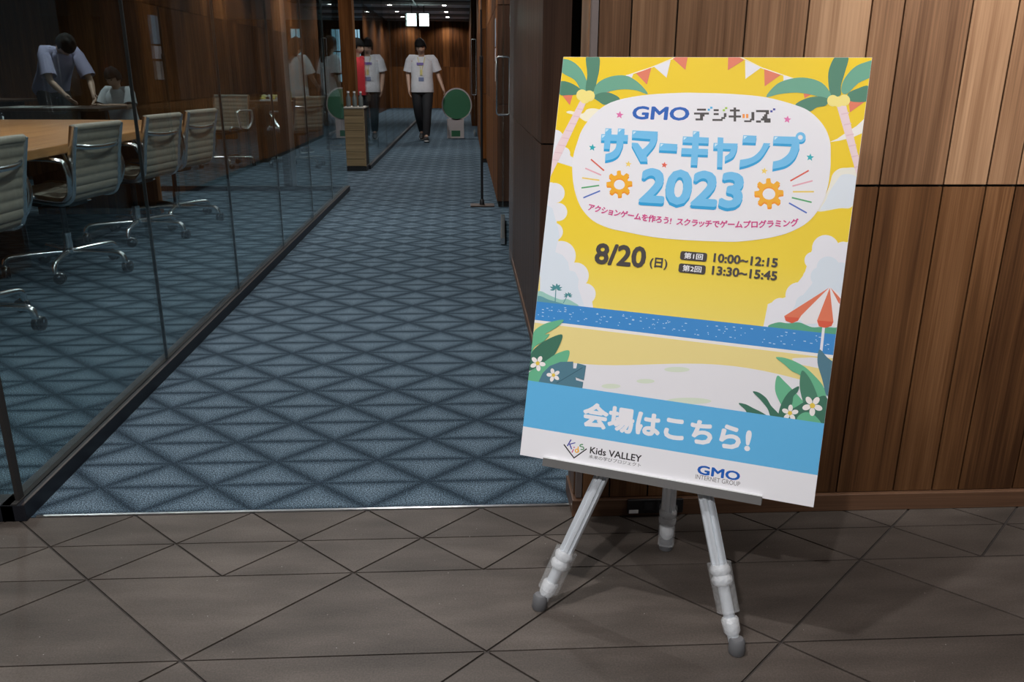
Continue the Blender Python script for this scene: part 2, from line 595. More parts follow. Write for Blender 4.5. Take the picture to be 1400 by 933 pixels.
WY = 1.882
wall_r = MB().box((0.280, WY + 0.010, 0.0), (4.2, WY + 0.13, CEIL)).build('wall_right', M_BACK, kind='structure',
        label='walnut plank wall behind the poster easel')
xs = [0.287, 0.358, 0.457, 0.6075, 0.7436, 0.8827, 0.9554, 1.1078, 1.2118, 1.2830, 1.431, 1.52, 1.66, 1.75, 1.90, 2.0, 2.14, 2.24, 2.40, 2.52, 2.70, 2.9, 3.1, 3.4, 3.7, 4.2]
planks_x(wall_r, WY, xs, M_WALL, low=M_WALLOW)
MB().box((0.272, WY - 0.001, 0.05), (0.2865, WY + 0.02, CEIL - 0.002)).build('corner_bead', simple('grey_bead', (0.16, 0.13, 0.12), 0.4), wall_r)
for z0, z1 in ROWS:
    unit_box('plank', (0.268, WY + 0.021, z0), (0.279, WY + 0.13, z1), M_WALL, wall_r)
MB().box((0.262, WY - 0.012, 0.0), (4.2, WY + 0.13, 0.0475)).build('baseboard_right', M_SKIRT, bevel=0.002, kind='structure',
        label='low walnut skirting board along the plank wall')

MB().box((-4.5, -4.1, 0), (4.5, -4.0, CEIL)).build('wall_back', simple('pale_plaster', (0.62, 0.60, 0.57), 0.8), kind='structure', label='pale lobby wall behind the viewer')
# side passage behind the front wall
pier = MB().box((0.282, 3.062, 0), (1.9, 4.83, CEIL)).build('wall_pier', M_BACK, kind='structure',
        label='glossy dark walnut pier on the right of the corridor')
W1 = [0.14, 0.11, 0.16, 0.12, 0.15]
planks_y(pier, 0.272, splits(3.055, 4.84, W1), M_DWALL, gap=0.003, rows=[(0.036, 0.8395)] + ROWS[1:])
planks_x(pier, 3.052, splits(0.272, 1.9, W1), M_DWALL, rows=[(0.036, 0.8395)] + ROWS[1:])
MB().box((0.266, 3.05, 0), (0.29, 4.845, 0.034)).build('baseboard_pier', M_SKIRT, kind='structure', label='dark skirting along the walnut pier')
MB().box((1.70, WY + 0.13, 0), (1.75, 3.06, CEIL)).build('wall_passage', M_DWALL, kind='structure', label='dark end wall of the side passage')
MB().box((0.37, 3.03, 0.02), (1.5, 3.04, 2.5)).build('window_1', M_DGLASS, kind='structure', label='dark glass panel in the side passage')

pierB = MB().box((0.274, 7.06, 0), (1.9, 10.74, CEIL)).build('wall_pier_middle', M_BACK, kind='structure',
        label='walnut wall stretch past the glass door')
planks_y(pierB, 0.262, splits(7.05, 10.74, [0.16, 0.13, 0.19, 0.14]), M_FARWOOD, rows=ROWS)
planks_x(pierB, 7.05, splits(0.262, 1.9, [0.15, 0.2]), M_DWALL)
pierC = MB().box((0.222, 10.76, 0), (1.9, 15.1, CEIL)).build('wall_pier_far', M_BACK, kind='structure',
        label='walnut wall stretch beside the cutout standee')
planks_y(pierC, 0.212, splits(10.75, 15.1, [0.2, 0.16, 0.24]), M_FARWOOD)
planks_x(pierC, 10.75, splits(0.212, 1.0, [0.2]), M_FARWOOD)
pierD = MB().box((0.14, 18.5, 0), (1.9, 28.1, CEIL)).build('wall_pier_end', M_FARWOOD, kind='structure',
        label='far walnut wall on the right of the corridor')
MB().box((1.75, 4.8, 0), (1.9, 18.6, CEIL)).build('wall_side_room', M_DWALL, kind='structure', label='dark wall of the rooms on the right')

far = MB().box((-3.3, 28.02, 0), (0.3, 28.2, CEIL)).build('wall_far', M_BACK, kind='structure', label='walnut plank wall closing the corridor')
planks_x(far, 28.0, splits(-3.3, 0.15, [0.26, 0.22, 0.3]), M_FARWOOD, rows=[(0.0, 1.275), (1.28, CEIL)], gap=0.006)
MB().box((-10.5, 28.02, 0), (-5.45, 28.2, CEIL)).build('wall_far_left', M_FARWOOD, kind='structure', label='far walnut wall left of the daylight windows')
MB().box((-10.5, 1.9, 0), (-10.3, 28.2, CEIL)).build('wall_left_outer', M_FARWOOD, kind='structure', label='walnut wall at the far left of the workshop area')
MB().box((-1.613, 11.5, 0), (-1.443, 11.75, CEIL)).build('wall_column', M_FARWOOD, kind='structure', label='walnut column behind the workshop area')
MB().box((-9.0, 14.6, 0), (-3.9, 14.8, CEIL)).build('wall_workshop', M_FARWOOD, kind='structure', label='dark walnut wall behind the workshop tables')
# narrow daylight windows in the far wall, walnut piers between them
M_DAY = emit('daylight', (0.34, 0.62, 0.78), 0.7)
for k, (xa, xb) in enumerate(((-5.45, -5.13), (-4.175, -3.92), (-3.46, -3.30))):
    wn = empty('window_%d' % (k + 2), ((xa + xb) / 2, 28.0, 0), kind='structure', label='narrow bluish daylight window in the far wall, %s from the left' % ordn[k])
    hw = (xb - xa) / 2
    MB().box((-hw, 0.06, 0.80), (hw, 0.08, 2.38)).build('pane', M_DAY, wn)
    MB().box((-hw, 0.02, 1.70), (hw, 0.05, 1.735)).build('transom', M_BLACK, wn)
    MB().box((-0.012, 0.02, 0.80), (0.012, 0.05, 2.38)).build('mullion', M_BLACK, wn)
    MB().box((xa, 28.02, 0), (xb, 28.2, 0.80)).box((xa, 28.02, 2.38), (xb, 28.2, CEIL)).build('wall_window_%d' % k, M_FARWOOD, kind='structure', label='walnut panel around the %s daylight window' % ordn[k])
for k, (xa, xb) in enumerate(((-5.13, -4.175), (-3.92, -3.46))):
    MB().box((xa, 28.0, 0), (xb, 28.2, CEIL)).build('wall_window_pier_%d' % k, M_FARWOOD, kind='structure', label='walnut pier between the daylight windows')

# ------------------------------------------------------------------ glass walls
GX = -1.140
def glass_run_y(name, label, x, ys, z0=0.052, z1=2.62, base=True):
    root = MB().box((x - 0.038, ys[0] - 0.045, 0.0), (x + 0.022, ys[-1] + 0.02, 0.046)).build(name, M_BASE, bevel=0.002, kind='structure', label=label)
    MB().box((x - 0.010, ys[0] - 0.045, 0.046), (x + 0.004, ys[-1] + 0.02, 0.049)).build('glazing_groove', M_BACK, root)
    MB().box((x + 0.016, ys[0] - 0.045, 0.0455), (x + 0.022, ys[-1] + 0.02, 0.048)).build('rail_lip', simple(name + '_lip', (0.07, 0.055, 0.05), 0.4, 0.3), root)
    MB().box((x - 0.03, ys[0], z1 - 0.005), (x + 0.02, ys[-1], CEIL)).build('head_rail', M_BASE, root)
    for a, b in zip(ys, ys[1:]):
        MB().box((x - 0.006, a + 0.003, 0.047), (x + 0.006, b - 0.003, z1)).build('pane', M_GLASS, root)
    for y in ys[1:-1]:
        MB().box((x - 0.0055, y - 0.003, 0.047), (x + 0.0055, y + 0.003, z1)).build('joint', M_JOINT, root)
    return root

gl = glass_run_y('wall_left', 'frameless glass wall with black base rail along the corridor', GX, [1.955, 3.025, 4.077, 5.15, 6.21, 7.16, 8.10])
glass_run_y('wall_left_far', 'second glass wall farther along the corridor', GX, [10.02, 11.2, 12.4, 13.6, 14.8, 16.0, 17.2, 18.4, 19.6, 20.8, 22.0, 23.2])
# front glass of the meeting room, facing the lobby
gf = MB().box((-4.4, 1.910, 0), (GX - 0.005, 1.972, 0.046)).build('wall_front_glass', M_BASE, bevel=0.002, kind='structure', label='glass front of the meeting room facing the lobby')
MB().box((-4.4, 1.934, 0.045), (GX - 0.008, 1.946, 2.62)).build('pane', M_GLASS, gf)
MB().box((GX - 0.008, 1.930, 0.046), (GX + 0.002, 1.953, 2.62)).build('corner_joint', M_BACK, gf)
# end glass of the meeting room
ge = MB().box((-4.6, 8.09, 0), (GX - 0.02, 8.14, 0.046)).build('wall_end_glass', M_BASE, kind='structure', label='glass end wall of the meeting room')
MB().box((-4.6, 8.109, 0.04), (-1.74, 8.119, 2.62)).build('pane', M_GLASS, ge)
MB().box((-1.62, 8.109, 0.04), (GX - 0.02, 8.119, 2.62)).build('pane', M_GLASS, ge)
MB().box((-1.74, 8.10, 0.0), (-1.66, 8.14, 2.62)).build('post', M_BLACK, ge)
MB().box((-1.66, 8.10, 0.046), (-1.62, 8.13, 2.62)).build('post_edge', M_STEEL, ge)
# inner wall of the meeting room
MB().box((-4.75, 1.95, 0), (-4.62, 5.6, CEIL)).build('wall_room_inner', M_FARWOOD, kind='structure', label='walnut wall inside the meeting room')

# ------------------------------------------------------------------ glass doors on the right
def glass_door(name, label, loc, rz, L, hz):
    root = empty(name, loc, rz, kind='structure', label=label)
    MB().box((-0.006, 0.01, 0.03), (0.006, L - 0.01, 2.45)).build('pane', M_GLASS, root)
    MB().box((-0.014, 0.01, 0.006), (0.014, L - 0.01, 0.045)).build('bottom_rail', M_STEEL, root)
    MB().box((-0.014, 0.01, 2.45), (0.014, L - 0.01, 2.50)).build('top_rail', M_STEEL, root)
    h = MB()
    d = 0.045
    for s in (-1, 1):
        pts = [(0, d, hz[1]), (s * 0.028, d, hz[1]), (s * 0.040, d, hz[1] - 0.008), (s * 0.040, d, hz[0] + 0.008), (s * 0.028, d, hz[0]), (0, d, hz[0])]
        h.tube(pts, 0.0062, 8)
    h.build('handle', M_CHROME, root, smooth=0.8)
    return root
glass_door('door_1', 'glass door leaf with square chrome pull handle next to the dark walnut pier', (0.238, 5.40, 0), -0.044, 1.0, (0.835, 1.185))
glass_door('door_2', 'far glass door leaf with long chrome handle behind the cutout standee', (0.16, 15.3, 0), -0.01, 1.2, (0.72, 1.65))
MB().box((0.250, 4.838, 0), (0.278, 4.852, 2.5)).build('trim_2', M_CHROME, kind='structure', label='steel jamb strip at the end of the walnut pier')

# ------------------------------------------------------------------ poster board
BW, BH = 0.594, 0.841
b_a = Vector((0.91000395, -0.41458871, -0.00300187)).normalized()
b_b = Vector((0.11479168, 0.24499212, 0.96270542)).normalized()
b_n = b_a.cross(b_b)
B_O = Vector((0.1085907, 1.6027162, 0.3088979))
poster = empty('poster_board', label='tall yellow and blue summer camp poster board standing on the easel', category='poster')
poster.matrix_world = Matrix(((b_a.x, b_b.x, b_n.x, B_O.x), (b_a.y, b_b.y, b_n.y, B_O.y), (b_a.z, b_b.z, b_n.z, B_O.z), (0, 0, 0, 1)))
M_PAPER = simple('poster_paper', (0.80, 0.79, 0.80), 0.45, spec=0.3)
MB().box((0, 0, -0.007), (BW, BH, 0)).build('panel', M_PAPER, poster)

# measured layout of the artwork: sheet corners and the sheet position of every drawn point
def solve_h():
    src = [(771, 78), (1193, 78), (1111, 693), (711, 624)]
    dst = [(0, BH), (BW, BH), (BW, 0), (0, 0)]
    A, y = [], []
    for (x, yy), (u, v) in zip(src, dst):
        A.append([x, yy, 1, 0, 0, 0, -u * x, -u * yy]); y.append(u)
        A.append([0, 0, 0, x, yy, 1, -v * x, -v * yy]); y.append(v)
    return np.append(np.linalg.solve(np.array(A, float), np.array(y, float)), 1).reshape(3, 3)
HM = solve_h()
ZONES = {'1': (740, 60, 5.8333), '2': (960, 60, 5.8333), '3': (780, 170, 6.2211), '4': (950, 170, 5.83), '5': (720, 320, 4.24),
         '6': (900, 320, 3.589), '7': (700, 500, 4.665), '8': (900, 520, 4.912), 'p': (0, 0, 1), 'a': (750, 240, 5.18),
         'b': (1090, 190, 6.667), 'c': (1060, 320, 5.83), 'd': (1000, 470, 7.773), 'e': (715, 380, 6.22), 'f': (750, 130, 6.22),
         'g': (850, 130, 5.833), 'h': (760, 590, 10.77)}
def uv(z, x, y):
    ox, oy, s = ZONES[z]
    q = HM @ np.array([ox + x / s, oy + y / s, 1.0])
    return (q[0] / q[2], q[1] / q[2])
def Z(z, pts):
    return [uv(z, *p) for p in pts]

def clip(poly, lo=(0.0004, 0.0004), hi=(BW - 0.0004, BH - 0.0004)):
    for ax in (0, 1):
        for lim, s in ((lo[ax], 1), (hi[ax], -1)):
            out = []
            for i in range(len(poly)):
                a, b = poly[i - 1], poly[i]
                ia, ib = s * (a[ax] - lim) >= 0, s * (b[ax] - lim) >= 0
                if ia != ib:
                    t = (lim - a[ax]) / (b[ax] - a[ax])
                    out.append((a[0] + (b[0] - a[0]) * t, a[1] + (b[1] - a[1]) * t))
                if ib:
                    out.append(tuple(b))
            poly = out
            if not poly:
                return []
    return poly

INK = {}
def ink(rgb):
    if rgb not in INK:
        l = lin(rgb)
        white = 0.78
        INK[rgb] = simple('ink_%d_%d_%d' % rgb, tuple(min(0.9, v / white * 0.80) for v in l), 0.45, spec=0.3)
    return INK[rgb]

LAYER = [0]
def next_z():
    LAYER[0] += 1
    return 0.00003 + LAYER[0] * 0.000006

def pr(name, polys, rgb, parent=None, do_clip=True, mat=None):
    """one flat printed shape (or several in one ink) on the sheet"""
    z = next_z()
    bm = bmesh.new()
    for i, p in enumerate(polys):
        if do_clip:
            p = clip(p)
        if len(p) < 3:
            continue
        clean = []
        for q in p:
            if not clean or (Vector(q) - Vector(clean[-1])).length > 1e-6:
                clean.append(q)
        if (Vector(clean[0]) - Vector(clean[-1])).length < 1e-6:
            clean.pop()
        if len(clean) < 3:
            continue
        zz = z + (i % 8) * 1.5e-6
        LAYER[0] += 1 if i in (4,) else 0
        f = bm.faces.new([bm.verts.new((q[0], q[1], zz)) for q in clean])
        f.normal_update()
        if f.normal.z < 0:
            f.normal_flip()
    bmesh.ops.triangulate(bm, faces=[f for f in bm.faces if len(f.verts) > 4])
    me = bpy.data.meshes.new(name)
    bm.to_mesh(me)
    bm.free()
    return link(name, me, mat or ink(rgb), parent or poster)

def ring(name, outer, inner, rgb, parent=None):
    z = next_z()
    bm = bmesh.new()
    a = [bm.verts.new((*p[:2], z)) for p in outer]
    b = [bm.verts.new((*p[:2], z)) for p in inner]
    n = len(a)
    for i in range(n):
        bm.faces.new((a[i], a[(i + 1) % n], b[(i + 1) % n], b[i]))
    me = bpy.data.meshes.new(name)
    bm.to_mesh(me)
    bm.free()
    return link(name, me, ink(rgb), parent or poster)

def circ(z, x, y, rx, ry=None, n=28, a0=0, a1=360):
    ry = ry or rx
    return Z(z, [(x + rx * math.cos(math.radians(a0 + (a1 - a0) * k / n)), y + ry * math.sin(math.radians(a0 + (a1 - a0) * k / n))) for k in range(n)])

def smooth(pts, n=5):
    return [(v.x, v.y) for v in spline([(p[0], p[1], 0) for p in pts], n, True)]

def leaf(z, x0, y0, x1, y1, w, bend=0.0, n=12):
    """pointed leaf blade from base to tip"""
    d = Vector((x1 - x0, y1 - y0))
    nrm = Vector((-d.y, d.x))
    up, dn = [], []
    for k in range(n + 1):
        t = k / n
        c = Vector((x0, y0)) + d * t + nrm * bend * math.sin(math.pi * t)
        hw = w * math.sin(math.pi * min(1, t * 0.96 + 0.04)) ** 0.8 * 0.5
        up.append(c + nrm.normalized() * hw)
        dn.append(c - nrm.normalized() * hw)
    return Z(z, [(p.x, p.y) for p in up + dn[::-1]])

def stroke(z, p, q, w):
    d = (Vector(q) - Vector(p)).normalized()
    nn = Vector((-d.y, d.x)) * w / 2
    P, Q = Vector(p), Vector(q)
    return Z(z, [tuple(P + nn), tuple(Q + nn), tuple(Q - nn), tuple(P - nn)])

YEL = (238, 204, 44)
WHT = (231, 228, 231)
PALE = (214, 222, 230)
# printed sky: yellow that pales towards the sea
def sky_mat():
    m, nt, b = new_mat('ink_sky')
    tc = N(nt, 'ShaderNodeTexCoord')
    sp = N(nt, 'ShaderNodeSeparateXYZ')
    nt.links.new(tc.outputs['Object'], sp.inputs[0])
    f = math_n(nt, 'DIVIDE', math_n(nt, 'SUBTRACT', sp.outputs['Y'], 0.30), 0.54)
    s = 0.80 / 0.78
    c = ramp(nt, f, [(0.0, tuple(v * s for v in lin((236, 214, 108)))), (0.28, tuple(v * s for v in lin((236, 206, 58)))),
                     (0.6, tuple(v * s for v in lin((237, 201, 24)))), (1.0, tuple(v * s for v in lin((236, 200, 26))))])
    nt.links.new(c, b.inputs['Base Color'])
    b.inputs['Roughness'].default_value = 0.45
    b.inputs['Specular IOR Level'].default_value = 0.3
    return m
sea_t = uv('p', 733, 414.3)[1], uv('p', 1142.4, 456.5)[1]
sea_b = uv('p', 730.6, 438)[1], uv('p', 1139.6, 486.6)[1]
ST, SB = sum(sea_t) / 2, sum(sea_b) / 2
BT = (uv('p', 722.5, 521.4)[1] + uv('p', 1125, 579)[1]) / 2
BB = (uv('p', 716, 584)[1] + uv('p', 1114.8, 649.7)[1]) / 2
pr('sky_print', [[(0, ST - .01), (BW, ST - .01), (BW, BH), (0, BH)]], YEL, mat=sky_mat())
# clouds
cl = pr('cloud_print', [Z('a', [(-40, 55), (30, 55), (60, 120), (60, 950), (-60, 950)]), circ('a', 45, 130, 72), circ('a', 70, 265, 65),
        circ('a', 40, 405, 64), circ('a', 90, 575, 105), circ('a', 195, 715, 92), circ('a', 262, 845, 74), Z('a', [(0, 300), (60, 480), (150, 640), (230, 760), (310, 890), (318, 950), (-60, 950)])], (226, 225, 230))
pr('cloud_shade', [Z('a', [(-60, 250), (0, 220), (30, 240), (45, 300), (70, 380), (80, 440), (60, 500), (50, 550), (100, 570), (140, 620), (150, 680),
        (190, 690), (215, 740), (210, 800), (260, 950), (-60, 950)])], PALE, cl)
cl2 = pr('cloud_print', [circ('c', 400, 115, 108), circ('c', 300, 210, 68), circ('c', 280, 345, 62), circ('c', 185, 490, 105), circ('c', 40, 590, 80), circ('c', 540, 140, 80),
        Z('c', [(300, 100), (600, 60), (600, 800), (-100, 760), (-60, 560), (90, 500), (230, 320)])], (228, 226, 231))
pr('cloud_shade', [circ('c', 420, 270, 92), circ('c', 360, 340, 80), circ('c', 520, 310, 85), circ('c', 235, 560, 75), Z('c', [(330, 280), (600, 260), (600, 800), (60, 760), (160, 560), (290, 400)])], PALE, cl2)
cl3 = pr('cloud_print', [smooth(Z('b', [(300, 400), (325, 320), (380, 272), (450, 262), (540, 275), (560, 440), (500, 615), (380, 632), (190, 660), (230, 570), (280, 460)]))], (232, 228, 214))
pr('cloud_shade', [smooth(Z('b', [(355, 390), (400, 330), (480, 320), (540, 350), (560, 440), (500, 605), (380, 625), (215, 648), (260, 560), (300, 470)]))], (218, 224, 230), cl3)
pr('cloud_print', [Z('2', [(1018, 782), (1080, 755), (1150, 705), (1230, 655), (1300, 590), (1300, 700), (1200, 745), (1100, 770)])], (236, 230, 222))
pr('cloud_print', [smooth(Z('1', [(205, 552), (240, 538), (330, 560), (370, 525), (430, 518), (480, 540), (400, 600), (360, 622), (290, 580)]))], (240, 232, 205))
pr('cloud_print', [circ('f', 60, 370, 70), circ('f', 135, 500, 52), circ('f', 185, 560, 34), Z('f', [(20, 330), (110, 420), (190, 520), (215, 620), (70, 575), (0, 560)])], (228, 226, 230))
# hills on the horizon
pr('hill_print', [smooth(Z('e', [(90, 240), (120, 135), (160, 125), (210, 150), (280, 180), (330, 195), (380, 190), (430, 215), (470, 250), (300, 262)]))], (152, 196, 184))
pr('hill_print', [smooth(Z('e', [(90, 230), (118, 175), (150, 165), (220, 195), (290, 215), (350, 235), (300, 250), (150, 245)]))], (98, 152, 160))
pr('hill_print', [smooth(Z('c', [(-60, 740), (20, 705), (100, 712), (190, 705), (290, 742), (380, 738), (470, 745), (540, 740), (540, 820), (300, 815), (60, 790)]))], (92, 164, 128))
for x0, y0, x1, y1, s in ((283, 85, 276, 215, 1.0), (385, 150, 345, 225, 0.72)):
    t = pr('palm_silhouette', [stroke('e', (x0, y0), (x1, y1), 7 * s + 1)], (88, 140, 146))
    for k, ang in enumerate((200, 235, 275, 310, 345, 160, 20)):
        a = math.radians(ang)
        pr('frond', [leaf('e', x0, y0, x0 + 55 * s * math.cos(a), y0 + 42 * s * math.sin(a) + 14 * s, 17 * s, 0.18 * (1 if math.cos(a) > 0 else -1))], (72, 136, 140), t)
# sea, sand
sea = pr('sea_print', [[(0, SB), (BW, SB), (BW, ST), (0, ST)]], (62, 136, 200))
rs = random.Random(3)
dots = []
for k in range(120):
    u_, v_ = rs.uniform(0.004, BW - .004), rs.uniform(SB + .008, ST - .006)
    s = rs.choice((0.0008, 0.0011, 0.0022))
    dots.append([(u_ - s, v_ - .0007), (u_ + s, v_ - .0007), (u_ + s, v_ + .0007), (u_ - s, v_ + .0007)])
pr('sparkle_print', dots, (190, 214, 232), sea)['kind'] = 'stuff'
pr('ground_print', [[(0, BT), (BW, BT), (BW, SB), (0, SB)]], (226, 223, 226))
sd = pr('sand_print', [[(0, SB - .004), (BW, SB - .004), (BW, SB - .07)] + [(BW * (1 - t / 20), SB - .062 + .018 * math.sin(t / 20 * 5.5)) for t in range(21)]], (232, 212, 140))
pr('shore_print', [[(0, SB - .006), (BW, SB - .006), (BW, SB), (0, SB)]], (233, 228, 222), sd)
pr('sand_light', [smooth(Z('d', [(640, 160), (760, 148), (905, 150), (1000, 215), (960, 260), (830, 240), (720, 215)]))], (226, 222, 226), sd)
for z_, cx, cy, rx, ry in (('5', 490, 888, 55, 14), ('5', 690, 858, 52, 13), ('6', 92, 668, 62, 13), ('6', 150, 822, 110, 16)):
    pr('grass_patch', [circ(z_, cx, cy, rx, ry)], (212, 220, 200))
# beach parasol
par = pr('parasol_print', [Z('c', [(430, 425), (72, 650), (80, 690), (200, 690), (230, 720), (330, 712), (340, 735), (450, 735), (520, 745), (560, 560), (500, 470)])], (232, 226, 226))
pr('parasol_rib', [Z('c', [(428, 426), (70, 655), (80, 690), (130, 710), (180, 690), (205, 650)])], (222, 118, 86), par)
pr('parasol_rib', [Z('c', [(432, 428), (330, 690), (345, 735), (395, 748), (445, 732), (460, 700)])], (222, 118, 86), par)
pr('parasol_rib', [Z('c', [(438, 426), (560, 560), (540, 590), (500, 545)])], (222, 118, 86), par)
pr('parasol_valance', [Z('c', [(78, 660), (190, 668), (178, 692), (130, 712), (84, 694)])], (218, 92, 66), par)
pr('parasol_valance', [Z('c', [(330, 688), (458, 698), (444, 732), (395, 748), (345, 735)])], (218, 92, 66), par)
pr('parasol_pole', [stroke('c', (382, 745), (362, 930), 22)], (228, 226, 230), par)

# palms at the top corners
G1, G2 = (104, 162, 136), (78, 128, 104)
def palm(trunk, leaves, nuts, stripes):
    t = pr('palm_print', [trunk], (232, 206, 208))
    pr('trunk_ring', stripes, (224, 190, 196), t)
    for pts, c in leaves:
        pr('palm_leaf', [smooth(pts, 4)], c, t)
    for n_ in nuts:
        pr('coconut', [n_], (240, 222, 130), t)
# bunting behind the palms
def bunting(z, cord, flags):
    c = pr('bunting_print', [stroke(z, a, b, 8) for a, b in zip(cord, cord[1:])], (238, 228, 205))
    for pts, red in flags:
        pr('bunting_flag', [Z(z, pts)], (224, 122, 92) if red else (230, 226, 230), c)
bunting('1', [(640, 270), (880, 190), (1100, 98)], [([(680, 250), (740, 240), (728, 272)], 0), ([(762, 236), (884, 190), (848, 326)], 1),
        ([(905, 182), (1038, 130), (1005, 270)], 0), ([(1055, 118), (1090, 98), (1175, 100), (1155, 208)], 1)])
bunting('2', [(300, 98), (480, 190), (760, 285)], [([(213, 100), (290, 100), (340, 128), (210, 210)], 1), ([(348, 130), (475, 188), (350, 280)], 0),
        ([(500, 200), (632, 246), (503, 338)], 1), ([(652, 252), (728, 274), (654, 312)], 0)])
pr('bunting_flag', [Z('1', [(160, 400), (258, 405), (232, 492)])], (224, 122, 92))
pr('bunting_flag', [Z('2', [(1172, 455), (1315, 448), (1180, 545)])], (224, 122, 92))
pr('bunting_flag', [Z('2', [(812, 395), (880, 400), (820, 432)])], (224, 122, 92))
pr('bunting_flag', [Z('1', [(500, 385), (560, 372), (540, 396)])], (224, 122, 92))
palm(Z('f', [(280, 40), (335, 45), (150, 440), (20, 700), (-40, 760), (70, 440)]),
     [(Z('1', [(165, 130), (240, 135), (320, 200), (368, 300), (370, 370), (325, 375), (270, 290), (165, 225)]), G1),
      (Z('1', [(365, 95), (462, 95), (470, 190), (450, 290), (425, 380), (360, 375), (372, 250)]), G2),
      (Z('1', [(425, 375), (460, 310), (560, 262), (680, 255), (780, 310), (856, 402), (760, 372), (640, 365), (520, 390), (440, 420)]), G1),
      (Z('1', [(420, 425), (480, 392), (560, 395), (632, 445), (520, 490), (460, 460)]), G2),
      (Z('1', [(155, 305), (240, 315), (325, 372), (290, 405), (220, 412), (150, 405)]), G2)],
     [circ('1', 330, 412, 46), circ('1', 388, 418, 44), circ('1', 352, 440, 40)],
     [stroke('f', (248 - k * 32, 120 + k * 62), (300 - k * 30, 128 + k * 62), 8) for k in range(8)])
palm(Z('2', [(1075, 490), (1150, 485), (1255, 930), (1330, 1150), (1290, 1250), (1200, 930)]),
     [(Z('2', [(1075, 95), (1170, 95), (1140, 230), (1110, 330), (1105, 410), (1030, 410), (1008, 260), (1030, 160)]), G2),
      (Z('2', [(1115, 380), (1130, 290), (1210, 190), (1300, 145), (1380, 135), (1360, 250), (1250, 310), (1160, 395)]), G1),
      (Z('2', [(515, 422), (600, 320), (720, 275), (840, 270), (960, 310), (1030, 400), (1000, 440), (900, 410), (760, 388), (620, 400)]), G1),
      (Z('2', [(745, 490), (830, 435), (930, 418), (1010, 440), (990, 490), (920, 505), (850, 540)]), G2),
      (Z('2', [(1165, 395), (1240, 355), (1330, 335), (1330, 450), (1180, 455)]), G2)],
     [circ('2', 1046, 452, 46), circ('2', 1136, 448, 46), circ('2', 1088, 460, 42)],
     [stroke('2', (1112 + k * 20, 560 + k * 85), (1172 + k * 19, 548 + k * 85), 10) for k in range(6)])

# title panel
tp = [(783, 229), (785, 212), (789.5, 197), (796.6, 178), (812, 157.7), (836, 140.6), (877, 131), (928.6, 127.2), (960, 127.2), (1003, 128.6), (1047.4, 132.9),
      (1088.6, 143.7), (1109, 153.4), (1126.3, 171.4), (1134.9, 192), (1136, 215), (1135, 235), (1131, 259), (1121.5, 283), (1104.4, 303.8), (1080.3, 317.5), (1052.9, 325.2),
      (1018.6, 330), (992, 331), (928, 328.4), (890, 324.5), (855.6, 318), (833, 313), (812, 303.4), (797.7, 289), (789.6, 272.9), (784.5, 252)]
panel = pr('title_panel', [smooth(Z('p', tp), 4)], WHT)
def star(z, x, y, r, rgb):
    P = []
    for k in range(10):
        a = math.radians(-90 + k * 36 + 8)
        rr = r if k % 2 == 0 else r * 0.45
        P.append((x + rr * math.cos(a), y + rr * math.sin(a)))
    pr('star_print', [Z(z, P)], rgb, panel)
for s in (('1', 630, 570, 32, (222, 112, 168)), ('1', 412, 832, 30, (34, 168, 178)), ('2', 683, 603, 32, (222, 112, 168)), ('2', 863, 905, 32, (34, 168, 178)),
          ('3', 497, 343, 28, (240, 208, 96)), ('3', 803, 350, 28, (226, 92, 66)), ('4', 557, 373, 28, (240, 208, 96))):
    star(*s)
for z_, p, q, c in (('3', (178, 303), (290, 400), (214, 92, 70)), ('3', (130, 380), (265, 438), (226, 168, 178)), ('3', (103, 462), (250, 482), (238, 206, 96)),
                    ('3', (97, 548), (248, 526), (86, 168, 108)), ('3', (113, 632), (256, 572), (82, 112, 188)), ('4', (763, 452), (910, 368), (214, 92, 70)),
                    ('4', (780, 493), (940, 450), (226, 168, 178)), ('4', (783, 538), (950, 537), (238, 206, 96)), ('4', (775, 585), (932, 622), (86, 168, 108)),
                    ('4', (752, 628), (893, 707), (82, 112, 188))):
    pr('ray_print', [stroke(z_, p, q, 12)], c, panel)
def gear(z, cx, cy, R, rx):
    def outline(dy, k=1.0):
        P = []
        for i in range(64):
            a = 2 * math.pi * i / 64
            t = math.cos(8 * a + 0.3)
            rr = R * (0.83 + 0.17 * max(-1, min(1, t * 2.6)) * 0.9)
            P.append((cx + rr * math.cos(a), cy + dy + rr * math.sin(a)))
        return Z(z, P)
    def hole(dy):
        return Z(z, [(cx + rx * math.cos(2 * math.pi * i / 64), cy + dy + rx * 0.9 * math.sin(2 * math.pi * i / 64)) for i in range(64)])
    g = pr('gear_print', [outline(10)], (238, 148, 22), panel)
    ring('gear_face', outline(-6), hole(-8), (244, 172, 30), g)
    pr('gear_hole', [hole(4)], WHT, g)
gear('3', 420, 515, 112, 46)
gear('4', 593, 553, 118, 50)

# lettering ---------------------------------------------------------------
_fc = bpy.data.curves.new('lettering_source', 'FONT')
_fo = bpy.data.objects.new('lettering_source', _fc)
COL.objects.link(_fo)
def glyph_mesh(body, bold=0.0, res=3):
    _fc.body = body
    _fc.offset = bold
    _fc.resolution_u = res
    dg = bpy.context.evaluated_depsgraph_get()
    dg.update()
    me = bpy.data.meshes.new_from_object(_fo.evaluated_get(dg))
    me.materials.clear()
    return me

def bolden(me, bold, n=8):
    """heavier strokes: the same outline printed several times, a hair apart"""
    if bold <= 0:
        return me
    bm = bmesh.new()
    for k in range(n):
        a = 2 * math.pi * k / n
        c = me.copy()
        c.transform(Matrix.Translation((bold * math.cos(a), bold * math.sin(a), k * 0.000003)))
        bm.from_mesh(c)
        bpy.data.meshes.remove(c)
    bm.to_mesh(me)
    bm.free()
    return me

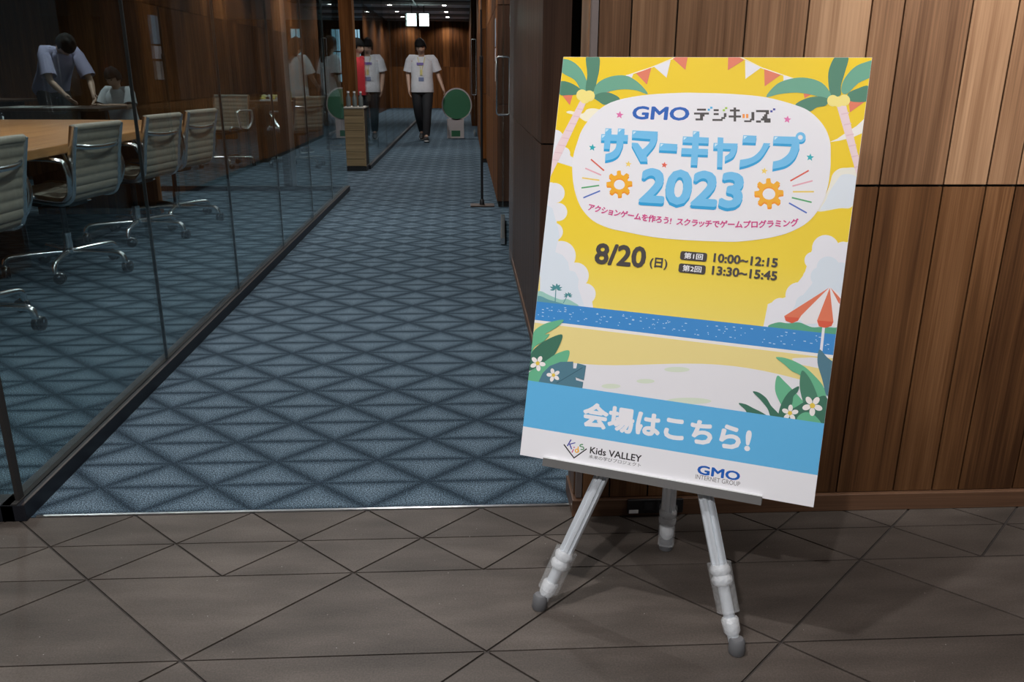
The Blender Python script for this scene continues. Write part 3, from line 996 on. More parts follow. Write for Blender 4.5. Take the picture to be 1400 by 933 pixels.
def text(name, body, lb, rt, rgb, bold=0.0, parent=None, shear=0.0):
    """lettering fitted between its lower left and upper right sheet positions"""
    me = bolden(glyph_mesh(body), bold)
    co = np.empty(len(me.vertices) * 3)
    me.vertices.foreach_get('co', co)
    co = co.reshape(-1, 3)
    lo, hi = co.min(0), co.max(0)
    z = next_z()
    fx = (rt[0] - lb[0]) / (hi[0] - lo[0])
    fy = (rt[1] - lb[1]) / (hi[1] - lo[1])
    out = np.empty_like(co)
    out[:, 0] = lb[0] + (co[:, 0] - lo[0]) * fx
    out[:, 1] = lb[1] + (co[:, 1] - lo[1]) * fy
    out[:, 2] = z + co[:, 2]
    LAYER[0] += 4
    me.vertices.foreach_set('co', out.ravel())
    me.update()
    return link(name, me, ink(rgb), parent or poster)

BLUE = (30, 92, 178)
DARK = (70, 64, 62)
text('logo_lettering', 'GMO', uv('g', 84, 196), uv('g', 552, 98), BLUE, 0.030, panel)
# pixel lettering
px_rows = {
    'de': ["..######....", "............", "##########..", "....###.....", "....##......", ".#####......"],
    'ji': [".####.......", "............", ".####....##.", ".........##.", ".......###..", "########...."],
    'ki': ["....##......", ".########...", "....##......", "....##......", "##########..", "....##......", "....##......"],
    'tsu': ["......##", "......##", "......##", "......##", ".....###", ".#####.."],
    'zu': ["########..", "......##..", ".....##...", "....###...", "...######.", "###..####."]}
def pixels(name, z, rows, x0, y0, x1, y1, rgb, skew=0):
    nr, nc = len(rows), max(len(r) for r in rows)
    P = []
    for j, r in enumerate(rows):
        for i, ch in enumerate(r):
            if ch == '#':
                a = x0 + (x1 - x0) * i / nc
                b = x0 + (x1 - x0) * (i + 1) / nc
                c = y0 + (y1 - y0) * j / nr
                d = y0 + (y1 - y0) * (j + 1) / nr
                P.append(Z(z, [(a, c + skew * i / nc), (b, c + skew * i / nc), (b, d + skew * i / nc), (a, d + skew * i / nc)]))
    pr(name, P, rgb, panel)
pixels('pixel_lettering', 'g', px_rows['de'], 582, 110, 725, 204, DARK)
pixels('pixel_lettering', 'g', px_rows['ji'], 728, 114, 850, 208, DARK)
pixels('pixel_lettering', 'g', px_rows['ki'], 858, 100, 976, 212, DARK)
pixels('pixel_lettering', 'g', px_rows['tsu'], 970, 136, 1062, 216, DARK)
pixels('pixel_lettering', 'g', px_rows['zu'], 1076, 120, 1204, 220, DARK)
for nm, x, y, c in (('a', 700, 118, (70, 168, 214)), ('a', 720, 102, (70, 168, 214)), ('b', 820, 122, (160, 196, 70)), ('b', 838, 105, (160, 196, 70)), ('c', 1198, 130, (50, 56, 150)), ('c', 1220, 114, (50, 56, 150))):
    pr('pixel_dot', [Z('g', [(x - 9, y - 8), (x + 9, y - 8), (x + 9, y + 8), (x - 9, y + 8)])], c, panel)
for x in (968, 996):
    pr('pixel_dot', [Z('g', [(x, 152), (x + 18, 152), (x + 18, 184), (x, 184)])], (240, 146, 50), panel)

# big block katakana: darker copy below, light face, small highlight
def curve_pts(*p):
    return [(v.x, v.y) for v in spline([(q[0], q[1], 0) for q in p], 5)]
def zz(z, pts):
    ox, oy, s = ZONES[z]
    return [(ox + x / s, oy + y / s) for x, y in pts]
KANA = [
    zz('3', [(268, 88), (495, 95), (490, 150), (263, 142)]), zz('3', [(303, 38), (355, 40), (337, 216), (287, 213)]),
    zz('3', [(410, 40), (466, 42), (452, 180)] + curve_pts((448, 195), (415, 265), (365, 300), (298, 315)) + curve_pts((302, 258), (355, 240), (388, 205), (396, 165))),
    zz('3', [(532, 55), (748, 65)] + curve_pts((744, 120), (720, 185), (652, 268)) + [(662, 322), (600, 322), (525, 182), (527, 160), (578, 163), (618, 216)] + curve_pts((640, 200), (672, 165), (686, 130)) + [(526, 118)]),
    zz('3', [(765, 163), (915, 172), (909, 232), (756, 224)]),
    zz('3', [(962, 105), (1182, 115), (1178, 166), (957, 158)]), zz('3', [(950, 205), (1175, 213), (1172, 264), (945, 256)]), zz('3', [(1048, 60), (1102, 63), (1082, 352), (1026, 350)]),
    zz('4', [(187, 105), (232, 108), (222, 345), (180, 343)]), zz('4', [(155, 150), (346, 155)] + curve_pts((340, 200), (310, 262), (242, 298)) + curve_pts((244, 258), (276, 235), (292, 200)) + [(150, 195)]),
    zz('4', [(390, 88), (496, 92), (488, 150), (382, 147)]),
    zz('4', curve_pts((552, 150), (520, 212), (455, 265), (364, 285)) + curve_pts((358, 344), (440, 322), (530, 270), (606, 152))),
    zz('4', [(633, 95), (835, 100)] + curve_pts((836, 185), (800, 270), (730, 330), (620, 358)) + curve_pts((627, 297), (690, 280), (750, 230), (776, 158)) + [(625, 152)]),
]
title = pr('title_lettering', [Z('p', [(x, y + 3.5) for x, y in p]) for p in KANA], (36, 156, 210), panel)
pr('title_ring_shade', [circ('4', 846, 118, 40)], (36, 156, 210), title)
pr('title_face', [Z('p', p) for p in KANA], (112, 188, 230), title)
pr('title_ring', [circ('4', 846, 102, 40)], (112, 188, 230), title)
pr('title_ring_hole', [circ('4', 844, 104, 19)], WHT, title)
hl = [('3', 303, 40), ('3', 412, 42), ('3', 272, 92), ('3', 536, 60), ('3', 768, 166), ('3', 1050, 62), ('3', 965, 108), ('4', 160, 152), ('4', 392, 90), ('4', 636, 97)]
pr('title_highlight', [Z(z_, [(x + 3, y + 4), (x + 30, y + 5), (x + 2, y + 30)]) for z_, x, y in hl], (206, 230, 243), title)
y_lb, y_rt = uv('3', 578, 692), uv('4', 408, 402)
yt = text('year_lettering', '2023', (y_lb[0], y_lb[1] - .001), (y_rt[0], y_rt[1] - .002), (36, 156, 210), 0.035, panel)
text('year_face', '2023', (y_lb[0], y_lb[1] + .0050), (y_rt[0], y_rt[1] + .0038), (112, 188, 230), 0.035, yt)

# tagline on a gentle arc
tag_pts = [uv('3', 180, 715), uv('3', 640, 800), uv('3', 850, 830), uv('4', 120, 792), uv('4', 500, 802), uv('4', 795, 785)]
cf = np.polyfit([p[0] for p in tag_pts], [p[1] for p in tag_pts], 2)
TAGL = 'アクションゲームを作ろう! スクラッチでゲームプログラミング'
u0, u1 = tag_pts[0][0], tag_pts[-1][0]
bms = bmesh.new()
ztag = next_z()
wd = [0.45 if ch in '! ' else (0.86 if ch in 'ョッ' else 1.0) for ch in TAGL]
cum = np.concatenate([[0], np.cumsum(wd)])
cs = (u1 - u0) / (cum[-1] - 1.0)
for ch, c0, wch in zip(TAGL, cum, wd):
    if ch == ' ':
        continue
    uc = u0 + (c0 + wch / 2 - 0.5) * cs
    vc = np.polyval(cf, uc)
    ang = math.atan(np.polyval(np.polyder(cf), uc))
    me = bolden(glyph_mesh(ch, 0.0, 2), 0.036, 4)
    me.transform(Matrix.Translation((uc, vc, ztag)) @ Matrix.Rotation(ang, 4, 'Z') @ Matrix.Diagonal((cs * 1.06, cs * 1.06, 1, 1)) @ Matrix.Translation((-wch / 2 if ch == '!' else -0.5, -0.36, 0)))
    bms.from_mesh(me)
    bpy.data.meshes.remove(me)
me = bpy.data.meshes.new('tagline_lettering')
bms.to_mesh(me)
bms.free()
link('tagline_lettering', me, ink((206, 66, 132)), panel)
LAYER[0] += 4

# date and times
text('date_lettering', '8/20', uv('5', 392, 178), uv('5', 702, 78), DARK, 0.032)
text('weekday_lettering', '(日)', uv('5', 712, 205), uv('5', 822, 146), DARK, 0.030)
def badge(z, x0, y0, x1, y1, skew, body):
    a, b = uv(z, x0, y1), uv(z, x1, y0 + skew)
    P = []
    r = 0.0045
    for (cx, cy, a0) in ((b[0] - r, b[1] - r, 0), (a[0] + r, b[1] - r, 90), (a[0] + r, a[1] + r, 180), (b[0] - r, a[1] + r, 270)):
        for k in range(6):
            t = math.radians(a0 + 90 * k / 5)
            P.append((cx + r * math.cos(t), cy + r * math.sin(t)))
    g = pr('session_badge', [P], (62, 56, 56))
    w_ = b[0] - a[0]
    h_ = b[1] - a[1]
    text('badge_lettering', body, (a[0] + w_ * .15, a[1] + h_ * .16), (b[0] - w_ * .15, b[1] - h_ * .14), (232, 230, 232), 0.02, g)
badge('6', 107, 82, 243, 128, 14, '第1回')
badge('6', 99, 143, 236, 190, 14, '第2回')
text('time_lettering', '10:00~12:15', uv('6', 270, 140), uv('6', 590, 120), DARK, 0.034)
text('time_lettering', '13:30~15:45', uv('6', 262, 202), uv('6', 587, 184), DARK, 0.034)

# plants in the lower corners
DG, MG, LG, BG = (64, 112, 92), (76, 128, 104), (104, 178, 138), (82, 122, 138)
def flower(z, x, y, r, a0):
    f = pr('flower_print', [circ(z, x, y, r * 0.25)], (224, 190, 70))
    for k in range(5):
        a = math.radians(a0 + 72 * k)
        c, s = math.cos(a), math.sin(a)
        P = []
        for i in range(16):
            t = 2 * math.pi * i / 16
            lx, ly = r * 0.60 + r * 0.42 * math.cos(t), r * 0.28 * math.sin(t)
            P.append((x + lx * c - ly * s, y + lx * s + ly * c))
        pr('petal', [Z(z, P)], (238, 230, 226), f)
    pr('flower_heart', [circ(z, x, y, r * 0.26)], (228, 196, 76), f)
pl = pr('plant_print', [smooth(Z('e', [(60, 640), (90, 480), (170, 410), (280, 375), (350, 370), (290, 430), (190, 490), (230, 490), (180, 550), (100, 600), (70, 680)]))], LG)
pr('plant_leaf', [smooth(Z('e', [(40, 800), (70, 660), (140, 580), (240, 520), (335, 492), (320, 570), (250, 690), (140, 760)]))], DG, pl)
pr('plant_leaf', [smooth(Z('e', [(30, 900), (50, 820), (140, 760), (220, 700), (300, 650), (395, 628), (380, 720), (330, 830), (260, 900)]))], LG, pl)
pr('plant_leaf', [Z('e', [(135, 895), (170, 820), (230, 760), (320, 725), (430, 722), (430, 780), (455, 780), (465, 735), (540, 755), (520, 880), (450, 855), (455, 880), (515, 895), (505, 960), (300, 930)])], BG, pl)
pr('leaf_vein', [stroke('e', (290, 905), (510, 772), 6)], (58, 92, 108), pl)
flower('e', 128, 738, 66, 10)
flower('e', 262, 838, 58, 40)
pl = pr('plant_print', [smooth(Z('d', [(470, 145), (600, 160), (760, 235), (880, 340), (970, 450), (1000, 560), (980, 640), (900, 600), (800, 420), (720, 330), (640, 290), (560, 220)]))], LG)
pr('plant_leaf', [smooth(Z('d', [(930, 60), (1010, 140), (1100, 230), (1080, 420), (1040, 520), (1000, 540), (960, 380), (910, 200)]))], BG, pl)
pr('plant_leaf', [smooth(Z('d', [(485, 340), (560, 400), (640, 480), (740, 590), (780, 660), (700, 690), (560, 680), (500, 600), (460, 480)]))], LG, pl)
pr('plant_leaf', [smooth(Z('d', [(745, 285), (810, 340), (870, 450), (920, 600), (900, 680), (790, 680), (740, 560), (720, 420)]))], MG, pl)
pr('plant_leaf', [smooth(Z('d', [(710, 450), (700, 510), (655, 560), (640, 640), (590, 720), (560, 800), (500, 790), (500, 720), (540, 610), (610, 510)]))], DG, pl)
pr('plant_leaf', [smooth(Z('d', [(225, 512), (290, 520), (370, 580), (420, 660), (500, 745), (520, 800), (420, 780), (380, 690), (310, 600)]))], DG, pl)
pr('plant_leaf', [smooth(Z('d', [(75, 635), (150, 645), (230, 685), (330, 735), (400, 790), (200, 765), (140, 700)]))], DG, pl)
pr('plant_leaf', [smooth(Z('d', [(500, 800), (560, 700), (660, 680), (780, 610), (900, 570), (1010, 575), (1010, 900), (760, 860)]))], DG, pl)
pr('plant_leaf', [smooth(Z('d', [(690, 800), (730, 745), (800, 725), (880, 760), (950, 850), (900, 900), (750, 860)]))], LG, pl)
flower('d', 855, 655, 108, 20)
flower('d', 618, 735, 88, 60)

# banner
ban = pr('banner_print', [[(0, BB), (BW, BB), (BW, BT), (0, BT)]], (96, 176, 222))
lb, rt = uv('p', 795.2, 584.5), uv('p', 1029, 583.5)
text('banner_lettering', '会場はこちら!', lb, rt, (234, 231, 234), 0.042, ban)
foot = pr('footer_print', [[(0, 0), (BW, 0), (BW, BB), (0, BB)]], (230, 228, 231))
text('footer_lettering', 'Kids VALLEY', uv('h', 500, 338), uv('h', 1268, 362), (44, 40, 42), 0.02, foot)
text('footer_lettering', '未来の学びプロジェクト', uv('h', 486, 408), uv('h', 1256, 480), (60, 56, 58), 0.0, foot)
kl = pr('kids_logo', [stroke('h', (122, 208), (275, 412), 17), stroke('h', (265, 410), (458, 270), 17)], (40, 36, 40), foot)
pr('logo_letter', [stroke('h', (172, 232), (228, 136), 17), stroke('h', (198, 205), (290, 182), 14), stroke('h', (206, 200), (236, 278), 17)], (62, 66, 156), kl)
pr('logo_letter', [stroke('h', (240, 328), (264, 278), 15), circ('h', 272, 250, 10)], (206, 76, 142), kl)
pr('logo_letter', [stroke('h', (333, 236), (326, 322), 15)], (238, 176, 48), kl)
ring('logo_letter', circ('h', 314, 300, 32), circ('h', 314, 300, 16), (238, 176, 48), kl)
sp = [(404, 208), (378, 206), (356, 220), (360, 236), (388, 240), (412, 250), (416, 270), (396, 284), (368, 278)]
pr('logo_letter', [stroke('h', a, b, 15) for a, b in zip(sp, sp[1:])], (56, 136, 76), kl)
text('logo_lettering', 'GMO', uv('8', 258, 630), uv('8', 551, 615), BLUE, 0.030, foot)
text('footer_lettering', 'INTERNET GROUP', uv('8', 248, 662), uv('8', 549, 682), (120, 112, 110), -0.004, foot)
bpy.data.objects.remove(_fo)

# ------------------------------------------------------------------ easel
easel = empty('display_easel', (0.33, 1.5, 0), label='silver aluminium tripod easel with clear plastic clamps holding the poster', category='easel')
def W2E(p):
    return Vector(p) - Vector((0.33, 1.5, 0))
def on_sheet(u_, v_, off):
    return W2E(B_O + b_a * u_ + b_b * v_ + b_n * off)
def clear_mat(name, alpha):
    m, nt, b = new_mat(name)
    b.inputs['Base Color'].default_value = (0.85, 0.86, 0.87, 1)
    b.inputs['Roughness'].default_value = 0.10
    b.inputs['Specular IOR Level'].default_value = 0.9
    b.inputs['Alpha'].default_value = alpha
    tc = N(nt, 'ShaderNodeTexCoord')
    nz = N(nt, 'ShaderNodeTexNoise')
    nz.inputs['Scale'].default_value = 140
    nt.links.new(tc.outputs['Object'], nz.inputs['Vector'])
    bp = N(nt, 'ShaderNodeBump')
    bp.inputs['Strength'].default_value = 0.8
    bp.inputs['Distance'].default_value = 0.004
    nt.links.new(nz.outputs[0], bp.inputs['Height'])
    nt.links.new(bp.outputs[0], b.inputs['Normal'])
    return m
M_CLEAR = clear_mat('clear_plastic', 0.16)
M_CLEARW = clear_mat('cloudy_plastic', 0.50)
# tray the board stands on
mb = MB()
prof = [(-0.002, -0.028), (-0.013, -0.028), (-0.013, 0.007), (0.006, 0.007), (0.006, 0.0022), (-0.002, 0.0022)]
def sheet_prism(mb, prof, ua, ub):
    A = [mb.bm.verts.new(on_sheet(ua, p[0], p[1])) for p in prof]
    B = [mb.bm.verts.new(on_sheet(ub, p[0], p[1])) for p in prof]
    n = len(prof)
    for i in range(n):
        mb.bm.faces.new((A[i], A[(i + 1) % n], B[(i + 1) % n], B[i]))
    bmesh.ops.contextual_create(mb.bm, geom=A)
    bmesh.ops.contextual_create(mb.bm, geom=B)
sheet_prism(mb, prof, 0.054, 0.500)
mb.build('tray', M_GREYALU, easel)
mb = MB()
sheet_prism(mb, [(0.004, 0.0072), (0.0062, 0.0072), (0.0062, 0.0022), (0.004, 0.0022)], 0.054, 0.500)
mb.build('tray_lip', M_WHITE, easel)

def fluted(mb, a, b, r, seg=24):
    """extruded aluminium section with grooves"""
    a, b = Vector(a), Vector(b)
    t = (b - a).normalized()
    s = t.cross(Vector((0.4, 0.9, 0.0))).normalized()
    u_ = t.cross(s)
    R = []
    for p in (a, b):
        ringv = []
        for k in range(seg):
            ang = 2 * math.pi * k / seg
            rr = r * (0.74 if k % 4 == 0 else 1.0)
            ringv.append(mb.bm.verts.new(p + s * (rr * math.cos(ang)) + u_ * (rr * math.sin(ang))))
        R.append(ringv)
    for k in range(seg):
        mb.bm.faces.new((R[0][k], R[0][(k + 1) % seg], R[1][(k + 1) % seg], R[1][k]))
    mb.bm.faces.new(R[0])
    mb.bm.faces.new(list(reversed(R[1])))

def leg(foot, head, s1, s2, name='leg', r=0.0155, ball_at=None):
    """foot on the floor, head behind the board; s1/s2: clamp positions measured from the foot in metres"""
    F, Hd = W2E(foot), W2E(head)
    d = (Hd - F).normalized()
    mb = MB()
    fluted(mb, F + d * (s2 - 0.02), Hd, r)
    lg = mb.build(name, M_ALU, easel)
    MB().tube([F + d * 0.02, F + d * s2], 0.0115, 14).build('lower_tube', M_ALU, lg, smooth=0.6)
    c = MB()
    c.tube([F + d * (s1), F + d * (s1 + 0.006), F + d * (s1 + 0.03), F + d * (s1 + 0.034)], [0.013, 0.0165, 0.0175, 0.0145], 14)
    c.build('clamp_ring', M_CLEARW, lg, smooth=0.8)
    c = MB()
    c.tube([F + d * (s2 - 0.075), F + d * (s2 + 0.022)], [0.0195, 0.021], 14, power=3.5)
    c.build('clamp_sleeve', M_CLEAR, lg, smooth=0.8)
    c = MB()
    for k in (s2 - 0.012, s2 + 0.008):
        c.tube([F + d * (k - 0.010), F + d * (k - 0.004), F + d * (k + 0.004), F + d * (k + 0.010)], [0.0165, 0.0205, 0.0205, 0.0165], 14)
    c.build('clamp_collar', M_CLEARW, lg, smooth=0.8)
    c = MB()
    c.tube([F + Vector((0, 0, 0.0)), F + Vector((0, 0, 0.003)), F + Vector((0, 0, 0.024)) + d * 0.004, F + Vector((0, 0, 0.028)) + d * 0.005], [0.0150, 0.0165, 0.0155, 0.012], 18)
    c.build('rubber_foot', M_RUBBER, lg, smooth=0.7)
    return lg
apexL = B_O + b_a * 0.270 + b_b * 0.50 + b_n * (-0.035)
apexR = B_O + b_a * 0.292 + b_b * 0.50 + b_n * (-0.035)
def leg_head(foot, u_, v_):
    """point of the leg line at board height, carried on to the apex behind the board"""
    P = B_O + b_a * u_ + b_b * v_ + b_n * (-0.030)
    f = Vector(foot)
    return f + (P - f) * 2.15
fL, fR, fB = (0.146, 1.497, 0.0), (0.522, 1.335, 0.0), (0.469, 1.714, 0.0)
leg(fL, leg_head(fL, 0.178, -0.012), 0.030, 0.118)
leg(fR, leg_head(fR, 0.388, -0.012), 0.036, 0.155)
leg(fB, (0.452, 1.655, 0.93), 0.034, 0.092, r=0.0165)
mb = MB()
mb.tube([on_sheet(0.05, 0.30, -0.03), on_sheet(0.54, 0.30, -0.03)], 0.008, 10)
mb.build('cross_bar', M_ALU, easel)
mb = MB()
mb.tube([on_sheet(0.278, -0.004, -0.03), on_sheet(0.332, -0.004, -0.045), W2E((0.466, 1.69, 0.318))], [0.012, 0.014, 0.014], 10)
mb.build('centre_bracket', simple('white_bracket', (0.62, 0.63, 0.65), 0.4), easel)
mb = MB()
mb.ball(W2E((0.45, 1.70, 0.90)), 0.034)
mb.build('top_joint', M_BLACK, easel)

# power outlet strip on the skirting
pw = empty('power_outlet', (0.475, WY - 0.013, 0.0), label='black power outlet strip with a white tag on the skirting behind the easel', category='outlet')
MB().box((-0.072, -0.010, 0.012), (0.072, 0.0, 0.051)).build('housing', M_BLACK, pw, bevel=0.002)
MB().box((-0.068, -0.0115, 0.014), (-0.044, -0.0095, 0.023)).build('tag', M_WHITE, pw)
for k in range(3):
    MB().box((-0.030 + k * 0.034, -0.0112, 0.022), (-0.006 + k * 0.034, -0.0098, 0.044)).build('socket', simple('socket_%d' % k, (0.03, 0.03, 0.032), 0.25), pw)

# ------------------------------------------------------------------ conference chairs
M_SLING = simple('beige_leather', (0.34, 0.30, 0.25), 0.5, noise=0.08, nscale=40)
M_BLUESEAT = simple('blue_fabric', (0.03, 0.11, 0.33), 0.6, noise=0.1, nscale=60)

def make_chair(sling_mat):
    """low-back office chair, front towards +Y, origin on the floor under the column"""
    root = empty('conference_chair')
    prof = [(0.235, 0.440), (0.20, 0.458), (0.12, 0.456), (0.0, 0.440), (-0.12, 0.424), (-0.175, 0.430), (-0.205, 0.462), (-0.218, 0.52), (-0.232, 0.62),
            (-0.252, 0.72), (-0.274, 0.815)]
    path = [Vector((0, p.y, p.z)) for p in spline([(0, y, z) for y, z in prof], 6)]
    cum = [0.0]
    for a, b in zip(path, path[1:]):
        cum.append(cum[-1] + (b - a).length)
    def ribbed(i0, i1, name):
        mb = MB()
        HW = 0.212
        up, dn = [], []
        sub = []
        for i in range(i0, i1):
            for k in range(3):
                t = k / 3
                sub.append((path[i].lerp(path[i + 1], t), cum[i] + (cum[i + 1] - cum[i]) * t))
        sub.append((path[i1], cum[i1]))
        rows = []
        for j, (p, s) in enumerate(sub):
            q0, q1 = sub[max(j - 1, 0)][0], sub[min(j + 1, len(sub) - 1)][0]
            t = (q1 - q0).normalized()
            nrm = Vector((0, -t.z, t.y))
            th = 0.007 + 0.006 * abs(math.sin(math.pi * s / 0.046)) ** 0.6
            rows.append([mb.bm.verts.new(p + Vector((x, 0, 0)) + nrm * (sg * th)) for sg, x in ((1, -HW), (1, HW), (-1, HW), (-1, -HW))])
        for a, b in zip(rows, rows[1:]):
            for k in range(4):
                mb.bm.faces.new((a[k], a[(k + 1) % 4], b[(k + 1) % 4], b[k]))
        mb.bm.faces.new(rows[0])
        mb.bm.faces.new(list(reversed(rows[-1])))
        return mb.build(name, sling_mat, root, smooth=0.9)
    mid = 34
    ribbed(0, mid, 'seat')
    bk = ribbed(mid, len(path) - 1, 'backrest')
    mb = MB()
    mb.tube([(-0.228, -0.270, 0.805), (-0.224, -0.270, 0.805), (0.224, -0.270, 0.805), (0.228, -0.270, 0.805)], [0.012, 0.019, 0.019, 0.012], 12)
    mb.build('top_roll', sling_mat, bk, smooth=0.8)
    for s in (-1, 1):
        mb = MB()
        mb.tube([p + Vector((s * 0.222, 0, 0)) for p in path[::2]], [(0.012, 0.023)] * len(path[::2]), 8, side=(1, 0, 0))
        mb.build('side_frame', M_CHROME, root, smooth=0.9)
        mb = MB()
        ap = spline([(s * 0.226, -0.165, 0.432), (s * 0.248, -0.212, 0.475), (s * 0.266, -0.232, 0.545), (s * 0.270, -0.226, 0.615), (s * 0.271, -0.185, 0.646), (s * 0.272, 0.06, 0.652), (s * 0.270, 0.115, 0.640), (s * 0.262, 0.10, 0.60), (s * 0.232, 0.0, 0.447)], 5)
        mb.tube(ap, [(0.015, 0.012)] * len(ap), 8, side=(1, 0, 0))
        mb.build('armrest', M_CHROME, root, smooth=0.9)
    mb = MB()
    mb.tube(spline([(-0.222, -0.252, 0.715), (-0.1, -0.290, 0.700), (0.1, -0.290, 0.700), (0.222, -0.252, 0.715)], 5), [(0.006, 0.012)] * 16, 8)
    mb.build('back_stretcher', M_CHROME, root, smooth=0.9)
    mb = MB()
    mb.box((-0.222, -0.03, 0.400), (0.222, 0.03, 0.418)).box((-0.09, -0.10, 0.375), (0.09, 0.10, 0.402))
    mb.build('seat_support', M_BLACK, root, bevel=0.004)
    mb = MB()
    mb.tube([(0.06, -0.02, 0.385), (0.20, -0.03, 0.375), (0.235, -0.03, 0.372)], 0.006, 8)
    mb.build('height_lever', M_CHROME, root)
    mb = MB()
    mb.tube([(0, 0, 0.10), (0, 0, 0.22)], 0.024, 16)
    cb = mb.build('column', M_CHROME, root, smooth=0.6)
    mb = MB()
    mb.tube([(0, 0, 0.21), (0, 0, 0.385)], 0.016, 14)
    mb.build('column_piston', M_BLACK, cb, smooth=0.6)
    mb = MB()
    mb.tube([(0, 0, 0.085), (0, 0, 0.095), (0, 0, 0.125), (0, 0, 0.135)], [0.030, 0.038, 0.038, 0.026], 16)
    mb.build('hub', M_CHROME, root, smooth=0.7)
    for k in range(5):
        a = math.radians(-90 + 72 * k)
        c, s = math.cos(a), math.sin(a)
        def P(r, z):
            return (r * c, r * s, z)
        mb = MB()
        lp = spline([P(0.02, 0.112), P(0.15, 0.112), P(0.27, 0.108), P(0.305, 0.100), P(0.318, 0.080), P(0.322, 0.058)], 4)
        mb.tube(lp, [(0.017 - 0.004 * i / len(lp), 0.017) for i in range(len(lp))], 10, side=(-s, c, 0))
        lg = mb.build('base_leg', M_CHROME, root, smooth=0.9)
        mb = MB()
        # twin-wheel caster trailing to one side
        cx, cy = 0.322 * c - 0.02 * s, 0.322 * s + 0.02 * c
        ax = Vector((c, s, 0))
        for sg in (-1, 1):
            o_ = Vector((cx, cy, 0.030)) + ax * (sg * 0.013)
            mb.tube([o_ - ax * 0.009, o_ - ax * 0.007, o_ + ax * 0.007, o_ + ax * 0.009], [0.026, 0.030, 0.030, 0.026], 16)
        mb.build('caster', M_BLACK, lg, smooth=0.7)
        mb = MB()
        mb.ball((cx, cy, 0.040), (0.024, 0.024, 0.025), 12, 8)
        mb.build('caster_hood', M_CHROME, lg, smooth=0.8)
    return root

chair0 = make_chair(M_SLING)
def place_chair(x, y, rz, label, group='beige conference chairs'):
    c = chair0 if 'label' not in chair0 else copy_tree(chair0)
    c.location = (x, y, 0)
    c.rotation_euler = (0, 0, rz)
    tag(c, label, 'chair', group)
    return c
R90 = math.pi / 2
place_chair(-2.20, 3.58, R90 - 0.06, 'beige ribbed chair cut off by the left edge of the photo')
place_chair(-2.25, 4.74, R90 - 0.13, 'beige ribbed swivel chair nearest the lobby among those fully in view')
place_chair(-2.235, 5.73, R90 - 0.15, 'beige ribbed swivel chair in the middle of the three fully in view')
place_chair(-2.20, 6.44, R90 - 0.16, 'beige ribbed swivel chair farthest along the conference table')
place_chair(-2.88, 10.3, 2.9, 'pale chair beyond the end glass of the meeting room')
place_chair(-2.0, 10.2, 0.9, 'chrome armed chair beside the snack table')
blue0 = copy_tree(chair0)
for o in blue0.children_recursive:
    if o.data.materials[0] == M_SLING:
        o.data = o.data.copy()
        o.data.materials[0] = M_BLUESEAT
blue0.location = (-5.05, 9.05, 0)
blue0.rotation_euler = (0, 0, 0.5)
tag(blue0, 'blue seated chair at the workshop table beyond the meeting room', 'chair', None)
if 'group' in blue0:
    del blue0['group']

# ------------------------------------------------------------------ conference table
def table(name, label, x0, x1, y0, y1, h, th=0.045, mat=None, leg_mat=None):
    cx, cy = (x0 + x1) / 2, (y0 + y1) / 2
    root = empty(name, (cx, cy, 0), label=label, category='table')
    hx, hy = (x1 - x0) / 2, (y1 - y0) / 2
    MB().box((-hx, -hy, h - th), (hx, hy, h)).build('tabletop', mat, root, bevel=0.006)
    for s in (-1, 1):
        MB().box((-hx * 0.55, s * hy * 0.90 - 0.04, 0.0), (hx * 0.62, s * hy * 0.90 + 0.04, h - th)).build('leg', leg_mat, root, bevel=0.004)
    MB().box((-0.05, -hy * 0.70, h - th - 0.25), (0.05, hy * 0.70, h - th - 0.002)).build('apron', leg_mat, root)
    return root
M_DARKLEG = wood('dark_table_leg', (0.02, 0.012, 0.008), (0.05, 0.028, 0.018), (0.08, 0.045, 0.03), 0.4)
table('conference_table', 'long warm wood conference table behind the beige chairs', -3.75, -2.13, 2.5, 7.0, 0.715, 0.05, M_TABLE, M_FARWOOD)
table('workshop_table', 'dark table with papers where a bending helper and a child work', -4.9, -3.75, 9.0, 9.75, 0.72, 0.03, M_DWALL, M_DARKLEG)
table('workshop_table', 'table at the far left carrying the white tablet', -7.3, -5.9, 11.6, 12.4, 0.72, 0.03, M_DWALL, M_DARKLEG)
table('snack_table', 'dark side table carrying snacks and a green pump bottle', -2.75, -2.05, 10.75, 11.3, 0.74, 0.03, M_DWALL, M_DARKLEG)

# white tablet on a stand
tb = empty('tablet', (-6.35, 11.85, 0.72), 0.35, label='white framed tablet with a dark blue screen standing on the far left table', category='tablet')
rx = Matrix.Rotation(math.radians(-14), 3, 'X')
MB().box((-0.085, -0.005, 0.01), (0.085, 0.005, 0.255), rx, (0, 0, 0)).build('case', M_WHITE, tb, bevel=0.003)
MB().box((-0.070, -0.0075, 0.035), (0.070, -0.0055, 0.235), rx, (0, 0, 0)).build('screen', emit('tablet_screen', (0.05, 0.09, 0.26), 0.6), tb)
MB().box((-0.070, -0.0085, 0.045), (0.070, -0.0078, 0.11), rx, (0, 0, 0)).build('screen_panel', emit('tablet_panel', (0.35, 0.36, 0.6), 0.6), tb)
MB().box((-0.12, -0.10, 0.0), (0.12, 0.10, 0.012)).build('keyboard', M_WHITE, tb, bevel=0.003)
tag(MB().box((-4.35, 9.1, 0.721), (-4.12, 9.4, 0.724)).build('paper_sheet', M_WHITE), 'white worksheet lying on the workshop table before the child', 'paper')
tag(MB().box((-4.70, 9.12, 0.721), (-4.45, 9.38, 0.724)).build('paper_sheet', M_WHITE), 'white worksheet lying at the left of the workshop table', 'paper')

